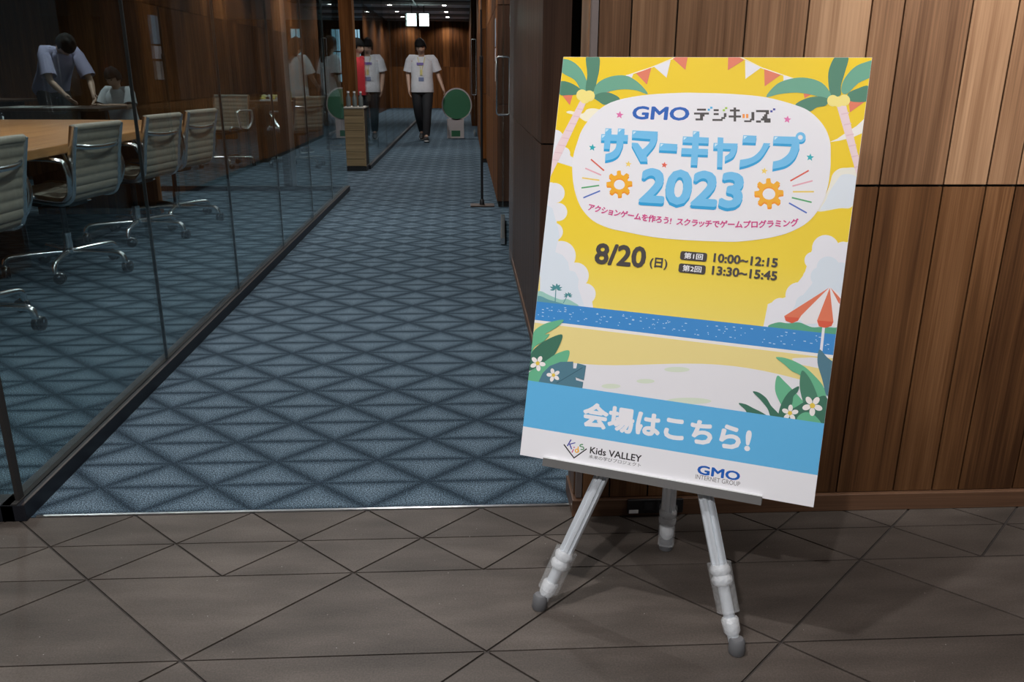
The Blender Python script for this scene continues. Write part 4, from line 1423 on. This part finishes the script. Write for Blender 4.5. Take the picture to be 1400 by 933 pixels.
# green pump bottle and snacks
pb = empty('pump_bottle', (-2.21, 10.92, 0.74), label='green hand pump bottle standing on the snack table', category='bottle')
MB().tube([(0, 0, 0), (0, 0, .006), (0, 0, .11), (0, 0, .135), (0, 0, .15)], [.034, .040, .040, .028, .016], 18).build('body', simple('green_plastic', (0.16, 0.36, 0.05), 0.3), pb, smooth=0.7)
MB().tube([(0, 0, .15), (0, 0, .185)], .012, 12).build('collar', M_WHITE, pb)
MB().tube([(0, 0, .185), (0, 0, .20), (-.045, 0, .198)], .007, 8).build('nozzle', M_WHITE, pb)
tr = empty('snack_tray', (-2.40, 10.90, 0.74), label='tray heaped with bright wrapped snacks on the side table', category='tray')
MB().box((-.14, -.10, 0), (.14, .10, .02)).build('tray', M_WHITE, tr, bevel=.004)
rs = random.Random(5)
for k in range(14):
    c = [(0.75, 0.62, 0.12), (0.8, 0.78, 0.72), (0.5, 0.55, 0.7), (0.78, 0.70, 0.30)][k % 4]
    MB().ball((rs.uniform(-.11, .11), rs.uniform(-.07, .07), .035 + .025 * (k % 2)), (.032, .024, .018), 8, 6).build('snack_packet', simple('snack_%d' % k, c, 0.35), tr, smooth=0.9)

# ------------------------------------------------------------------ timber clad cabinet by the gap in the glass
cab = empty('low_cabinet', (-1.26, 10.0, 0), label='low cabinet clad in pale horizontal boards between the two glass walls', category='cabinet')
MB().box((-.105, -.20, .055), (.105, .22, .695)).build('carcass', M_BACK, cab)
MB().box((-.115, -.212, 0), (.118, .23, .055)).build('plinth', M_BLACK, cab)
zb = .058
for k in range(8):
    MB().box((-.112, -.212, zb), (.098, -.19, zb + .076)).build('board', M_CAB, cab, bevel=.002)
    zb += .080
MB().box((.0985, -.212, .055), (.112, -.19, .70)).build('corner_post', M_CAB, cab)
MB().box((-.116, -.216, .698), (.116, .23, .714)).build('top', simple('cabinet_top', (0.5, 0.47, 0.42), 0.4), cab, bevel=.002)
M_BOT = simple('bottle_glass', (0.10, 0.12, 0.12), 0.12)
for k, (x, lab) in enumerate(((-.07, 'left'), (0.0, 'middle'), (.07, 'right'))):
    b = empty('bottle', (-1.26 + x, 9.90, .714), label='%s one of three clear bottles on top of the low cabinet' % lab, category='bottle', group='bottles on the low cabinet')
    MB().tube([(0, 0, 0), (0, 0, .1), (0, 0, .125), (0, 0, .15)], [.026, .026, .013, .012], 12).build('body', M_BOT, b, smooth=.7)
    MB().tube([(0, 0, .15), (0, 0, .168)], .014, 12).build('cap', M_WHITE, b)

# ------------------------------------------------------------------ exit sign
ex = empty('exit_sign', (-0.985, 21.8, 2.325), label='glowing white green exit sign box under the corridor ceiling', category='sign')
MB().box((-.12, -.03, -.15), (.12, .03, .15)).build('housing', M_WHITE, ex, bevel=.006)
MB().box((-.11, -.034, -.14), (.11, -.031, .14)).build('light_panel', emit('exit_glow', (0.72, 1.0, 0.95), 5.0), ex)
MB().tube([(0, 0, .15), (0, 0, .325)], .012, 8).build('hanger', M_BLACK, ex)

# ------------------------------------------------------------------ black floor pole
po = empty('floor_pole', (0.135, 7.12, 0), label='thin black pole stand on a flat brown base plate in the corridor', category='pole stand')
MB().box((-.10, -.07, 0), (.105, .07, .012)).build('base_plate', simple('brown_plate', (0.05, 0.032, 0.024), 0.5), po, bevel=.003)
MB().tube([(0, 0, .012), (0, 0, 1.20)], .011, 12).build('lower_pole', M_BLACK, po, smooth=.6)
MB().tube([(0, 0, 1.18), (0, 0, 1.57)], .0085, 12).build('upper_pole', M_BLACK, po, smooth=.6)
MB().tube([(0, 0, 1.165), (0, 0, 1.17), (0, 0, 1.215), (0, 0, 1.22)], [.012, .016, .016, .012], 12).build('collar', M_BLACK, po, smooth=.6)
MB().tube([(0, 0, .012), (0, 0, .05), (0, 0, .06)], [.022, .018, .012], 12).build('socket', M_BLACK, po, smooth=.6)

# ------------------------------------------------------------------ notices on the right wall (seen mirrored in the glass)
for k, (z0, z1, c, lab) in enumerate(((1.30, 1.52, (0.30, 0.36, 0.44), 'blue grey notice sheet, top one of three on the corridor wall'),
                                      (1.185, 1.285, (0.62, 0.56, 0.58), 'pale pink notice card, middle one of three on the corridor wall'),
                                      (1.02, 1.165, (0.42, 0.36, 0.33), 'plain buff notice sheet, lowest of three on the corridor wall'))):
    tag(MB().box((0.2585, 7.30, z0), (0.2615, 7.46, z1)).build('notice_sheet', simple('notice_%d' % k, c, 0.6)), lab, 'notice', 'notices on the corridor wall')

# ------------------------------------------------------------------ cutout standee (plain board)
st = empty('cutout_standee', (-0.146, 14.92, 0), label='green and white cutout board standing on the corridor floor', category='standee')
M_SGREEN = simple('standee_green', (0.045, 0.20, 0.10), 0.5)
M_SDARK = simple('standee_dark_green', (0.03, 0.15, 0.07), 0.5)
M_SWHITE = simple('standee_white', (0.55, 0.50, 0.50), 0.5)
head = [(0.262 * math.cos(2 * math.pi * k / 36), 0.555 + (0.29 if math.sin(2 * math.pi * k / 36) > 0 else 0.25) * math.sin(2 * math.pi * k / 36)) for k in range(36)]
inner = [(x * 0.92, 0.555 + (z - 0.555) * 0.92) for x, z in head]
MB().prism(head, (0, 0.012, 0), (0, -0.006, 0), (1, 0, 0), (0, 0, 1)).build('rounded_board', M_SWHITE, st)
MB().prism(inner, (0, 0.002, 0), (0, -0.0085, 0), (1, 0, 0), (0, 0, 1)).build('green_face', M_SGREEN, st)
MB().box((-.175, -.006, 0), (.12, .006, .33)).build('lower_board', M_SWHITE, st)
MB().box((-.10, -.0085, .03), (.055, -.0062, .13)).build('green_panel', M_SDARK, st)
MB().prism([(0, 0), (.16, 0), (0, .4)], (0.01, 0, 0), (-.03, .006, 0), (0, 1, 0), (0, 0, 1)).build('rear_strut', M_SWHITE, st)

# ------------------------------------------------------------------ people
M_SKIN = simple('skin', (0.48, 0.30, 0.22), 0.5)
M_HAIR = simple('black_hair', (0.008, 0.007, 0.007), 0.8, noise=0.4, nscale=60, bump=0.6, spec=0.2)
M_HAIRB = simple('brown_hair', (0.03, 0.016, 0.010), 0.8, noise=0.4, nscale=60, bump=0.6, spec=0.2)
M_TEE = simple('white_cotton', (0.62, 0.62, 0.66), 0.85, noise=0.05, nscale=25, bump=0.3)
M_TROUSER = simple('black_trousers', (0.010, 0.010, 0.013), 0.8)
M_SHOE = simple('dark_shoe', (0.035, 0.035, 0.038), 0.5)
M_SOLE = simple('white_sole', (0.6, 0.6, 0.6), 0.5)
M_EYE = simple('eye_dark', (0.01, 0.008, 0.008), 0.2)

def lerp(a, b, t):
    return Vector(a).lerp(Vector(b), t)

def person(label, loc, yaw, J, tee=M_TEE, trousers=M_TROUSER, hair=M_HAIR, long_hair=False, scale=1.0, group=None, legs=True):
    """J: joints in metres, facing -Y, +X the person's left"""
    root = empty('person', loc, yaw, label=label, category='person', group=group)
    root.scale = (scale,) * 3
    J = {k: Vector(v) for k, v in J.items()}
    # --- body: one continuous skinned surface
    V, E, Rr = [], [], []
    def add(p, r, prev=None):
        V.append(tuple(p))
        Rr.append(r if isinstance(r, tuple) else (r, r))
        i = len(V) - 1
        if prev is not None:
            E.append((prev, i))
        return i
    pel = add(J['pelvis'], (0.135, 0.095))
    bel = add(lerp(J['pelvis'], J['chest'], 0.5), (0.120, 0.085), pel)
    che = add(J['chest'] - Vector((0, 0, 0.02)), (0.125, 0.085), bel)
    nek0 = add(lerp(J['chest'], J['neck'], 0.75), (0.055, 0.052), che)
    nek = add(J['neck'], 0.050, nek0)
    hd = J['head']
    up = (hd - J['neck']).normalized()
    j1 = add(hd - up * 0.055 + Vector((0, -0.012, 0)), (0.060, 0.072), nek)
    j2 = add(hd + up * 0.0, (0.074, 0.090), j1)
    j3 = add(hd + up * 0.06, (0.070, 0.084), j2)
    fwd = J.get('look', Vector((0, -1, 0))).normalized()
    for s, sd in ((1, 'l'), (-1, 'r')):
        sh, el, wr = J['shoulder_' + sd], J['elbow_' + sd], J['wrist_' + sd]
        a = add(sh - Vector((sh.x * 0.08, 0, 0.022)), 0.044, che)
        m_ = add(lerp(sh, el, 0.5), 0.046, a)
        b = add(el, 0.038, m_)
        m_ = add(lerp(el, wr, 0.45), 0.036, b)
        c = add(wr, 0.026, m_)
        d = (wr - el).normalized()
        side = Vector((0, -1, 0)) - d * d.dot(Vector((0, -1, 0)))
        side = side.normalized() if side.length > 0.1 else Vector((s, 0, 0))
        palm = add(wr + d * 0.06, (0.030, 0.018), c)
        for q, (off, ln) in enumerate(((0.026, 0.062), (0.009, 0.072), (-0.009, 0.068), (-0.026, 0.052))):
            k1 = add(wr + d * 0.095 + side * off, 0.0085, palm)
            k2 = add(wr + d * (0.095 + ln * 0.55) + side * off + Vector((-s * 0.012, 0, 0)), 0.008, k1)
            add(wr + d * (0.095 + ln * 0.9) + side * off + Vector((-s * 0.028, 0, 0)), 0.007, k2)
        t1 = add(wr + d * 0.05 + side * 0.035, 0.010, palm)
        add(wr + d * 0.095 + side * 0.050, 0.008, t1)
        if legs:
            hp, kn, an, to = J['hip_' + sd], J['knee_' + sd], J['ankle_' + sd], J['toe_' + sd]
            a = add(hp, 0.078, pel)
            b = add(lerp(hp, kn, 0.5), 0.068, a)
            c = add(kn, 0.050, b)
            d_ = add(lerp(kn, an, 0.4), 0.050, c)
            e = add(an, 0.034, d_)
            add(lerp(an, to, 0.6), 0.034, e)
    me = bpy.data.meshes.new('body')
    me.from_pydata(V, E, [])
    tmp = bpy.data.objects.new('body_source', me)
    COL.objects.link(tmp)
    md = tmp.modifiers.new('skin', 'SKIN')
    md.use_smooth_shade = True
    for i, r in enumerate(Rr):
        me.skin_vertices[0].data[i].radius = r
    me.skin_vertices[0].data[0].use_root = True
    sb = tmp.modifiers.new('sub', 'SUBSURF')
    sb.levels = 1
    dg = bpy.context.evaluated_depsgraph_get()
    dg.update()
    bm = bmesh.new()
    src = bpy.data.meshes.new_from_object(tmp.evaluated_get(dg))
    bm.from_mesh(src)
    # head: shaped skull with brow, nose, chin and ears
    right = up.cross(fwd).normalized()
    fw = right.cross(up).normalized()
    hb = MB()
    hb.bm.free()
    hb.bm = bm
    vs0 = set(bm.verts)
    basis = Matrix((right, -fw, up)).transposed()
    bmesh.ops.create_uvsphere(bm, u_segments=24, v_segments=18, radius=1.0)
    for v in [v for v in bm.verts if v not in vs0]:
        x, y, z = v.co
        f = -y
        hx = 0.076 * (1 - 0.22 * max(0, -z) ** 1.5)
        hy = 0.094
        p = Vector((x * hx, y * hy, z * 0.112))
        if f > 0.3:
            nose = math.exp(-((x * 2.6) ** 2 + ((z + 0.22) * 3.6) ** 2))
            p.y -= 0.022 * nose
            eye = math.exp(-(((abs(x) - 0.42) * 4) ** 2 + ((z - 0.05) * 6) ** 2))
            p.y += 0.008 * eye
            mouth = math.exp(-((x * 3) ** 2 + ((z + 0.52) * 9) ** 2))
            p.y -= 0.005 * mouth
        v.co = basis @ p + hd
    for s in (-1, 1):
        hb.ball(hd + basis @ Vector((s * 0.076, 0.004, -0.008)), (0.010, 0.016, 0.028), 8, 6, basis)
    me2 = bpy.data.meshes.new('body')
    for f in bm.faces:
        f.smooth = True
    bm.to_mesh(me2)
    bm.free()
    bpy.data.objects.remove(tmp)
    link('body', me2, M_SKIN, root)
    for s in (-1, 1):
        MB().ball(hd + basis @ Vector((s * 0.031, -0.083, 0.006)), (0.011, 0.006, 0.006), 8, 6, basis).build('eye', M_EYE, root)
    MB().ball(hd + basis @ Vector((0, -0.089, -0.058)), (0.020, 0.004, 0.004), 8, 6, basis).build('mouth', simple('lips', (0.35, 0.14, 0.12), 0.5) if 'lips' not in MATS else MATS['lips'], root)
    # hair
    bm = bmesh.new()
    bmesh.ops.create_uvsphere(bm, u_segments=28, v_segments=18, radius=1.0)
    dele = []
    for v in bm.verts:
        x, y, z = v.co
        lowest = 0.16 if y < -0.45 else (-0.22 if y < 0.1 else -0.62)
        n_ = 1 + 0.05 * math.sin(9 * x + 5 * y) * math.cos(7 * z)
        p = Vector((x * 0.092 * n_, y * 0.110 * n_ + 0.002, z * 0.134 * n_ + 0.004))
        if z < lowest:
            dele.append(v)
        if long_hair and y > 0.0 and z < -0.1:
            p.z -= 0.20 * (-z)
        v.co = basis @ p + hd
    bmesh.ops.delete(bm, geom=dele, context='VERTS')
    bmesh.ops.solidify(bm, geom=list(bm.faces), thickness=0.008)
    for f in bm.faces:
        f.smooth = True
    mh = bpy.data.meshes.new('hair')
    bm.to_mesh(mh)
    bm.free()
    link('hair', mh, hair, root)
    if long_hair:
        mb = MB()
        bk_ = -fw
        mb.tube([hd + bk_ * 0.06 + up * 0.03, hd + bk_ * 0.09 - up * 0.06, hd + bk_ * 0.10 - up * 0.16, hd + bk_ * 0.105 - up * 0.25],
                [(0.07, 0.03), (0.078, 0.035), (0.065, 0.028), (0.03, 0.015)], 12, side=tuple(right))
        mb.build('hair_length', hair, root, smooth=0.9)
    # shirt
    mb = MB()
    P0, P1, P2 = J['pelvis'], J['chest'], J['neck']
    sidev = (J['shoulder_l'] - J['shoulder_r']).normalized()
    dwn = (P0 - P1).normalized()
    rings = [(P0 + dwn * 0.075, (0.188, 0.135)), (P0 + dwn * 0.07, (0.190, 0.137)), (lerp(P0, P1, 0.15), (0.184, 0.130)), (lerp(P0, P1, 0.5), (0.176, 0.122)),
             (P1, (0.182, 0.124)), (lerp(P1, P2, 0.35), (0.176, 0.112)), (lerp(P1, P2, 0.58), (0.150, 0.092)), (lerp(P1, P2, 0.74), (0.112, 0.076)), (lerp(P1, P2, 0.86), (0.078, 0.068))]
    mb.tube([p for p, r in rings], [r for p, r in rings], 24, side=tuple(sidev), cap=False, power=2.3)
    for sd in 'lr':
        sh, el = J['shoulder_' + sd], J['elbow_' + sd]
        dd = (el - sh)
        base = lerp(P1, P2, 0.62)
        mb.tube([lerp(sh, base, 0.75), lerp(sh, base, 0.40) + Vector((0, 0, -0.004)), sh - (sh - base) * 0.06 + dd * 0.03, sh + dd * 0.16, sh + dd * 0.35, sh + dd * 0.60, sh + dd * 0.84],
                [(0.040, 0.060), (0.046, 0.066), (0.058, 0.066), (0.062, 0.066), (0.066, 0.070), (0.072, 0.075), (0.078, 0.080)], 14, cap=False)
    for i, v in enumerate(mb.bm.verts):
        h_ = math.sin(v.co.x * 41 + v.co.z * 23) * math.sin(v.co.z * 37 + v.co.x * 11)
        v.co += Vector((0.25, -1, 0)) * 0.004 * h_
    sh_ = mb.build('shirt', tee, root, smooth=1.2)
    # trousers and shoes
    if legs:
        mb = MB()
        pv = J['pelvis']
        mb.tube([pv + Vector((0, 0, 0.08)), pv, lerp(J['hip_l'], J['hip_r'], 0.5) - Vector((0, 0, 0.05))], [(0.160, 0.108), (0.168, 0.118), (0.150, 0.110)], 20, side=(1, 0, 0), power=2.3)
        for sd in 'lr':
            hp, kn, an = J['hip_' + sd], J['knee_' + sd], J['ankle_' + sd]
            mb.tube([hp + Vector((0, 0, 0.06)), hp, lerp(hp, kn, 0.5), kn, lerp(kn, an, 0.45), lerp(kn, an, 0.9), lerp(kn, an, 0.97)],
                    [0.088, 0.096, 0.088, 0.072, 0.068, 0.058, 0.056], 16, side=(1, 0, 0))
        mb.build('trousers', trousers, root, smooth=1.0)
        for sd in 'lr':
            an, to = J['ankle_' + sd], J['toe_' + sd]
            d = (to - an)
            d_h = d.normalized()
            dz = Vector((0, 0, 1)) - d_h * d_h.z
            heel = an - d_h * 0.05
            base_n = dz.normalized()
            mb = MB()
            mb.tube([heel - base_n * 0.045, heel + d_h * 0.03 - base_n * 0.04, lerp(an, to, 0.5) - base_n * 0.040, lerp(an, to, 0.85) - base_n * 0.046, to + d_h * 0.02 - base_n * 0.05],
                    [(0.030, 0.030), (0.038, 0.044), (0.044, 0.038), (0.046, 0.028), (0.026, 0.014)], 14, side=(1, 0, 0))
            so = mb.build('shoe', M_SHOE, root, smooth=1.0)
            mb = MB()
            mb.tube([heel - base_n * 0.078, lerp(an, to, 0.5) - base_n * 0.078, to + d_h * 0.015 - base_n * 0.074], [(0.036, 0.012), (0.047, 0.012), (0.034, 0.010)], 14, side=(1, 0, 0))
            mb.build('sole', M_SOLE, so, smooth=1.0)
    return root, sh_, J

STAND = dict(pelvis=(0, 0, 0.86), chest=(0, 0, 1.17), neck=(0, -0.005, 1.375), head=(0, -0.02, 1.49),
             shoulder_l=(0.185, 0, 1.315), shoulder_r=(-0.185, 0, 1.315), elbow_l=(0.235, 0.02, 1.06), elbow_r=(-0.235, 0.02, 1.06),
             wrist_l=(0.245, -0.03, 0.83), wrist_r=(-0.245, -0.03, 0.83), hip_l=(0.085, 0, 0.80), hip_r=(-0.085, 0, 0.80),
             knee_l=(0.095, -0.01, 0.45), knee_r=(-0.095, -0.01, 0.45), ankle_l=(0.095, 0.02, 0.085), ankle_r=(-0.095, 0.02, 0.085),
             toe_l=(0.105, -0.13, 0.085), toe_r=(-0.105, -0.13, 0.085), look=(0, -1, 0))
# man walking towards the camera, looking down
W = dict(STAND)
W.update(head=(-0.01, -0.055, 1.485), neck=(0, -0.02, 1.37), look=(0.12, -1, -0.45), elbow_l=(0.255, 0.03, 1.08), wrist_l=(0.335, -0.06, 0.865),
         elbow_r=(-0.232, 0.03, 1.07), wrist_r=(-0.215, -0.06, 0.85), knee_l=(0.075, -0.14, 0.46), ankle_l=(0.055, -0.17, 0.085), toe_l=(0.06, -0.32, 0.10),
         knee_r=(-0.075, -0.02, 0.46), ankle_r=(-0.035, 0.26, 0.155), toe_r=(-0.045, 0.135, 0.085))
man, mshirt, MJ = person('man in white printed t-shirt and black trousers walking down the corridor', (-0.70, 14.25, 0), 0.0, W)
# shirt print and lanyard
M_PURP = simple('print_purple', (0.20, 0.15, 0.42), 0.7)
M_YELP = simple('print_yellow', (0.62, 0.55, 0.22), 0.7)
M_BLUP = simple('print_blue', (0.16, 0.20, 0.34), 0.7)
def chest_patch(name, mat, x0, x1, z0, z1, y=-0.134):
    MB().box((x0, y, z0), (x1, y + 0.012, z1)).build(name, mat, mshirt, bevel=0.002)
chest_patch('shirt_print', M_PURP, -0.075, 0.035, 1.205, 1.245)
chest_patch('shirt_print', M_BLUP, -0.050, 0.035, 0.955, 1.020, -0.132)
mb = MB()
mb.tube([(-0.06, -0.085, 1.33), (-0.03, -0.128, 1.22), (-0.005, -0.136, 1.09)], 0.006, 6)
mb.tube([(0.06, -0.085, 1.33), (0.03, -0.128, 1.22), (-0.005, -0.136, 1.09)], 0.006, 6)
mb.build('lanyard', M_YELP, mshirt)
chest_patch('badge', M_YELP, -0.025, 0.015, 1.05, 1.13, -0.138)

# two helpers beyond the meeting room, seen from behind and from the side
A = dict(STAND)
A.update(elbow_l=(0.24, -0.06, 1.07), wrist_l=(0.20, -0.24, 0.93), elbow_r=(-0.24, -0.06, 1.07), wrist_r=(-0.18, -0.24, 0.95), head=(0, -0.05, 1.48), look=(0, -1, -0.5))
person('woman in white t-shirt leaning over the snack table, seen from behind', (-2.33, 12.1, 0), 2.6, A, hair=M_HAIRB, long_hair=True, trousers=simple('denim', (0.06, 0.08, 0.12), 0.8), scale=0.96)
person('woman with long hair in white t-shirt standing behind the glass near the low cabinet', (-1.90, 12.4, 0), 2.2, dict(STAND), hair=M_HAIRB, long_hair=True, trousers=simple('grey_trousers', (0.05, 0.05, 0.06), 0.8), scale=0.97)
person('person in a red t-shirt standing behind the low cabinet', (-1.62, 13.2, 0), 1.2, dict(STAND), tee=simple('red_cotton', (0.5, 0.02, 0.03), 0.8), scale=0.97)
# bending helper
Bn = dict(STAND)
Bn.update(pelvis=(0, 0.12, 0.87), chest=(0, -0.07, 1.13), neck=(0, -0.21, 1.27), head=(0, -0.31, 1.30), shoulder_l=(0.175, -0.16, 1.24), shoulder_r=(-0.175, -0.16, 1.24),
          elbow_l=(0.22, -0.30, 0.93), elbow_r=(-0.22, -0.30, 0.93), wrist_l=(0.16, -0.43, 0.80), wrist_r=(-0.16, -0.43, 0.80), look=(0, -0.6, -1), hip_l=(0.085, 0.11, 0.80), hip_r=(-0.085, 0.11, 0.80))
person('helper in a pale lilac shirt bending over the workshop table', (-4.70, 10.25, 0), 0.9, Bn, tee=simple('lilac_cotton', (0.33, 0.31, 0.46), 0.8), scale=1.05)
# seated child
Sc = dict(pelvis=(0, 0, 0.52), chest=(0, -0.05, 0.82), neck=(0, -0.08, 1.0), head=(0, -0.12, 1.10), shoulder_l=(0.16, -0.06, 0.95), shoulder_r=(-0.16, -0.06, 0.95),
          elbow_l=(0.21, -0.14, 0.76), elbow_r=(-0.21, -0.14, 0.76), wrist_l=(0.12, -0.33, 0.78), wrist_r=(-0.12, -0.33, 0.78), hip_l=(0.08, -0.02, 0.50), hip_r=(-0.08, -0.02, 0.50),
          knee_l=(0.09, -0.36, 0.50), knee_r=(-0.09, -0.36, 0.50), ankle_l=(0.09, -0.36, 0.12), ankle_r=(-0.09, -0.36, 0.12), toe_l=(0.09, -0.48, 0.085), toe_r=(-0.09, -0.48, 0.085), look=(0, -1, -0.6))
person('child in a white t-shirt seated at the workshop table', (-3.93, 10.12, 0), -0.3, Sc, trousers=simple('child_shorts', (0.05, 0.06, 0.09), 0.8), scale=0.92)
stl = empty('stool', (-3.93, 10.14, 0), label='small stool under the seated child', category='stool')
MB().tube([(0, 0, .37), (0, 0, .40)], .16, 20).build('seat', M_BLACK, stl)
for k in range(4):
    a = math.radians(45 + 90 * k)
    MB().tube([(.11 * math.cos(a), .11 * math.sin(a), .37), (.15 * math.cos(a), .15 * math.sin(a), 0)], .011, 8).build('leg', M_STEEL, stl)
